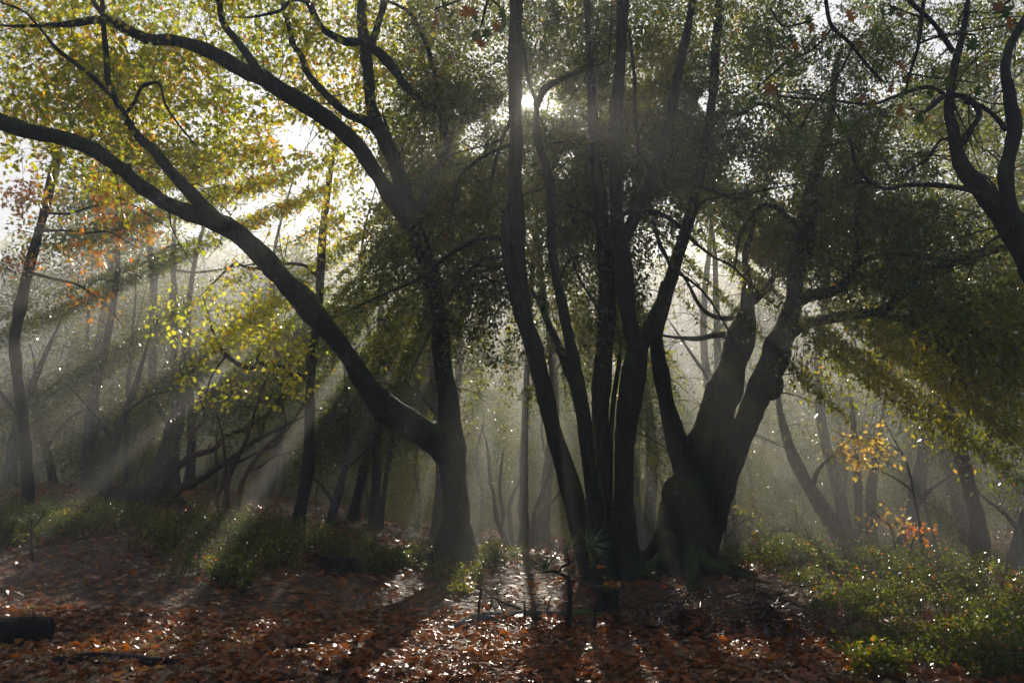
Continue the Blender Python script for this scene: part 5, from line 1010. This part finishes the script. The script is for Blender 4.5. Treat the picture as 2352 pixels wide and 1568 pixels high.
L1 = [(1548 + k * x, k * y) for x, y in [(720, 60), (880, 100), (940, 150), (1130, 20), (1150, 60), (620, 180), (750, 240), (820, 270), (1020, 200), (1240, 260), (1300, 190), (620, 560), (450, 660), (510, 640), (540, 640), (700, 560), (900, 700), (880, 760), (820, 860), (900, 900), (860, 900), (1130, 720), (1110, 820), (1160, 800), (1280, 640), (1330, 660), (750, 380), (790, 470), (1000, 650), (1050, 320), (960, 430)]]
hang('leafy oak twig hanging from the top, right of centre, its leaves green and orange', [[(1890, -60, 12), (1897, 0, 11), (1910, 60, 11), (1951, 98, 10), (1992, 150, 9), (2027, 188, 7)], [(1912, 65, 7), (1870, 110, 6), (1800, 150, 5), (1740, 200, 4)], [(1960, 105, 6), (1920, 180, 5), (1870, 240, 4), (1840, 290, 3)], [(1860, 50, 5), (1800, 60, 4), (1770, 20, 4)]], L1, 650, 5.6)
L2_ = [(1548 + k * x, k * y) for x, y in [(1440, 570), (1600, 500), (1540, 720), (1600, 740), (1640, 760), (1670, 630), (1740, 440), (1910, 210), (2030, 250), (2060, 570), (1700, 600), (1480, 410), (1480, 30), (1500, 80), (1600, 560), (1560, 620), (1380, 40), (1800, 520)]]
hang('second oak twig hanging further right with an orange hanging leaf', [[(2130, -60, 10), (2120, 20, 9), (2110, 100, 8), (2090, 170, 7), (2080, 210, 5)], [(2110, 100, 6), (2170, 80, 5), (2240, 80, 4)], [(2115, 40, 5), (2060, 20, 4), (2040, 10, 4)], [(2090, 170, 5), (2150, 180, 4), (2240, 190, 3)]], L2_, 651, 5.8)
L3_ = [(1548 + k * x, k * y) for x, y in [(2220, 40), (2290, 30), (2180, 10), (2250, 100), (2340, 20), (2150, 20)]]
hang('cluster of rust-coloured oak leaves in the top right corner', [[(2360, -60, 8), (2330, -10, 7), (2300, 15, 5), (2280, 25, 4)]], L3_, 652, 5.2)
L4_ = [(746.5 + k * x, k * y) for x, y in [(740, 90), (700, 140), (770, 130), (980, 60), (1000, 90), (1040, 200), (1060, 240), (1020, 260), (1130, 150), (1110, 200), (1200, 120), (1190, 40), (800, 0), (880, 60), (1210, 170), (950, 30)]]
hang('oak twig with green and rust leaves hanging at the top, left of the sun-lined trunk', [[(1130, -60, 9), (1120, 0, 8), (1110, 40, 6), (1105, 60, 4)], [(1125, -20, 6), (1060, 0, 5), (1000, 20, 4)], [(1122, -10, 5), (1150, 20, 4), (1160, 35, 3)]], L4_, 653, 5.6)

# ---- woods on the far slope
r = np.random.default_rng(700); n = 15000
x = r.uniform(-150, 150, n); d = r.uniform(62, 135, n); z = gz(x, d) + r.uniform(0, 4.5, n) * (.5 + vnoise2(x * .25, d * .25))
me = leaves_mesh('far_wood', np.stack([x, d, z], -1), norm(r.normal(size=(n, 3))), norm(r.normal(size=(n, 3)) + [0, -.5, .3]), r.uniform(1.2, 2.6, n), T_SIMPLE, M_BACK, r.random(n) * .8)
tag(mesh_obj('far_wood', me), 'wooded slope far behind, dissolved in blue-grey haze', 'woods', kind='stuff')

# ---- the misty air
zlo = float(ZZ.min()) - 1.0
top = float(ZZ.max()) + 6
bpy.ops.mesh.primitive_cube_add(size=1, location=(0, 80, (zlo + top) / 2)); hz = bpy.context.object; hz.name = 'haze'; hz.scale = (344, 204, top - zlo)
m = bpy.data.materials.new('misty_air'); m.use_nodes = True; nn_ = m.node_tree.nodes; nn_.clear(); o_ = nn_.new('ShaderNodeOutputMaterial'); pv = nn_.new('ShaderNodeVolumePrincipled')
pv.inputs['Density'].default_value = HAZE_DENSITY; pv.inputs['Anisotropy'].default_value = HAZE_G; pv.inputs['Color'].default_value = (.93, .93, .93, 1)
m.node_tree.links.new(pv.outputs[0], o_.inputs['Volume']); hz.data.materials.append(m); tag(hz, kind='stuff')
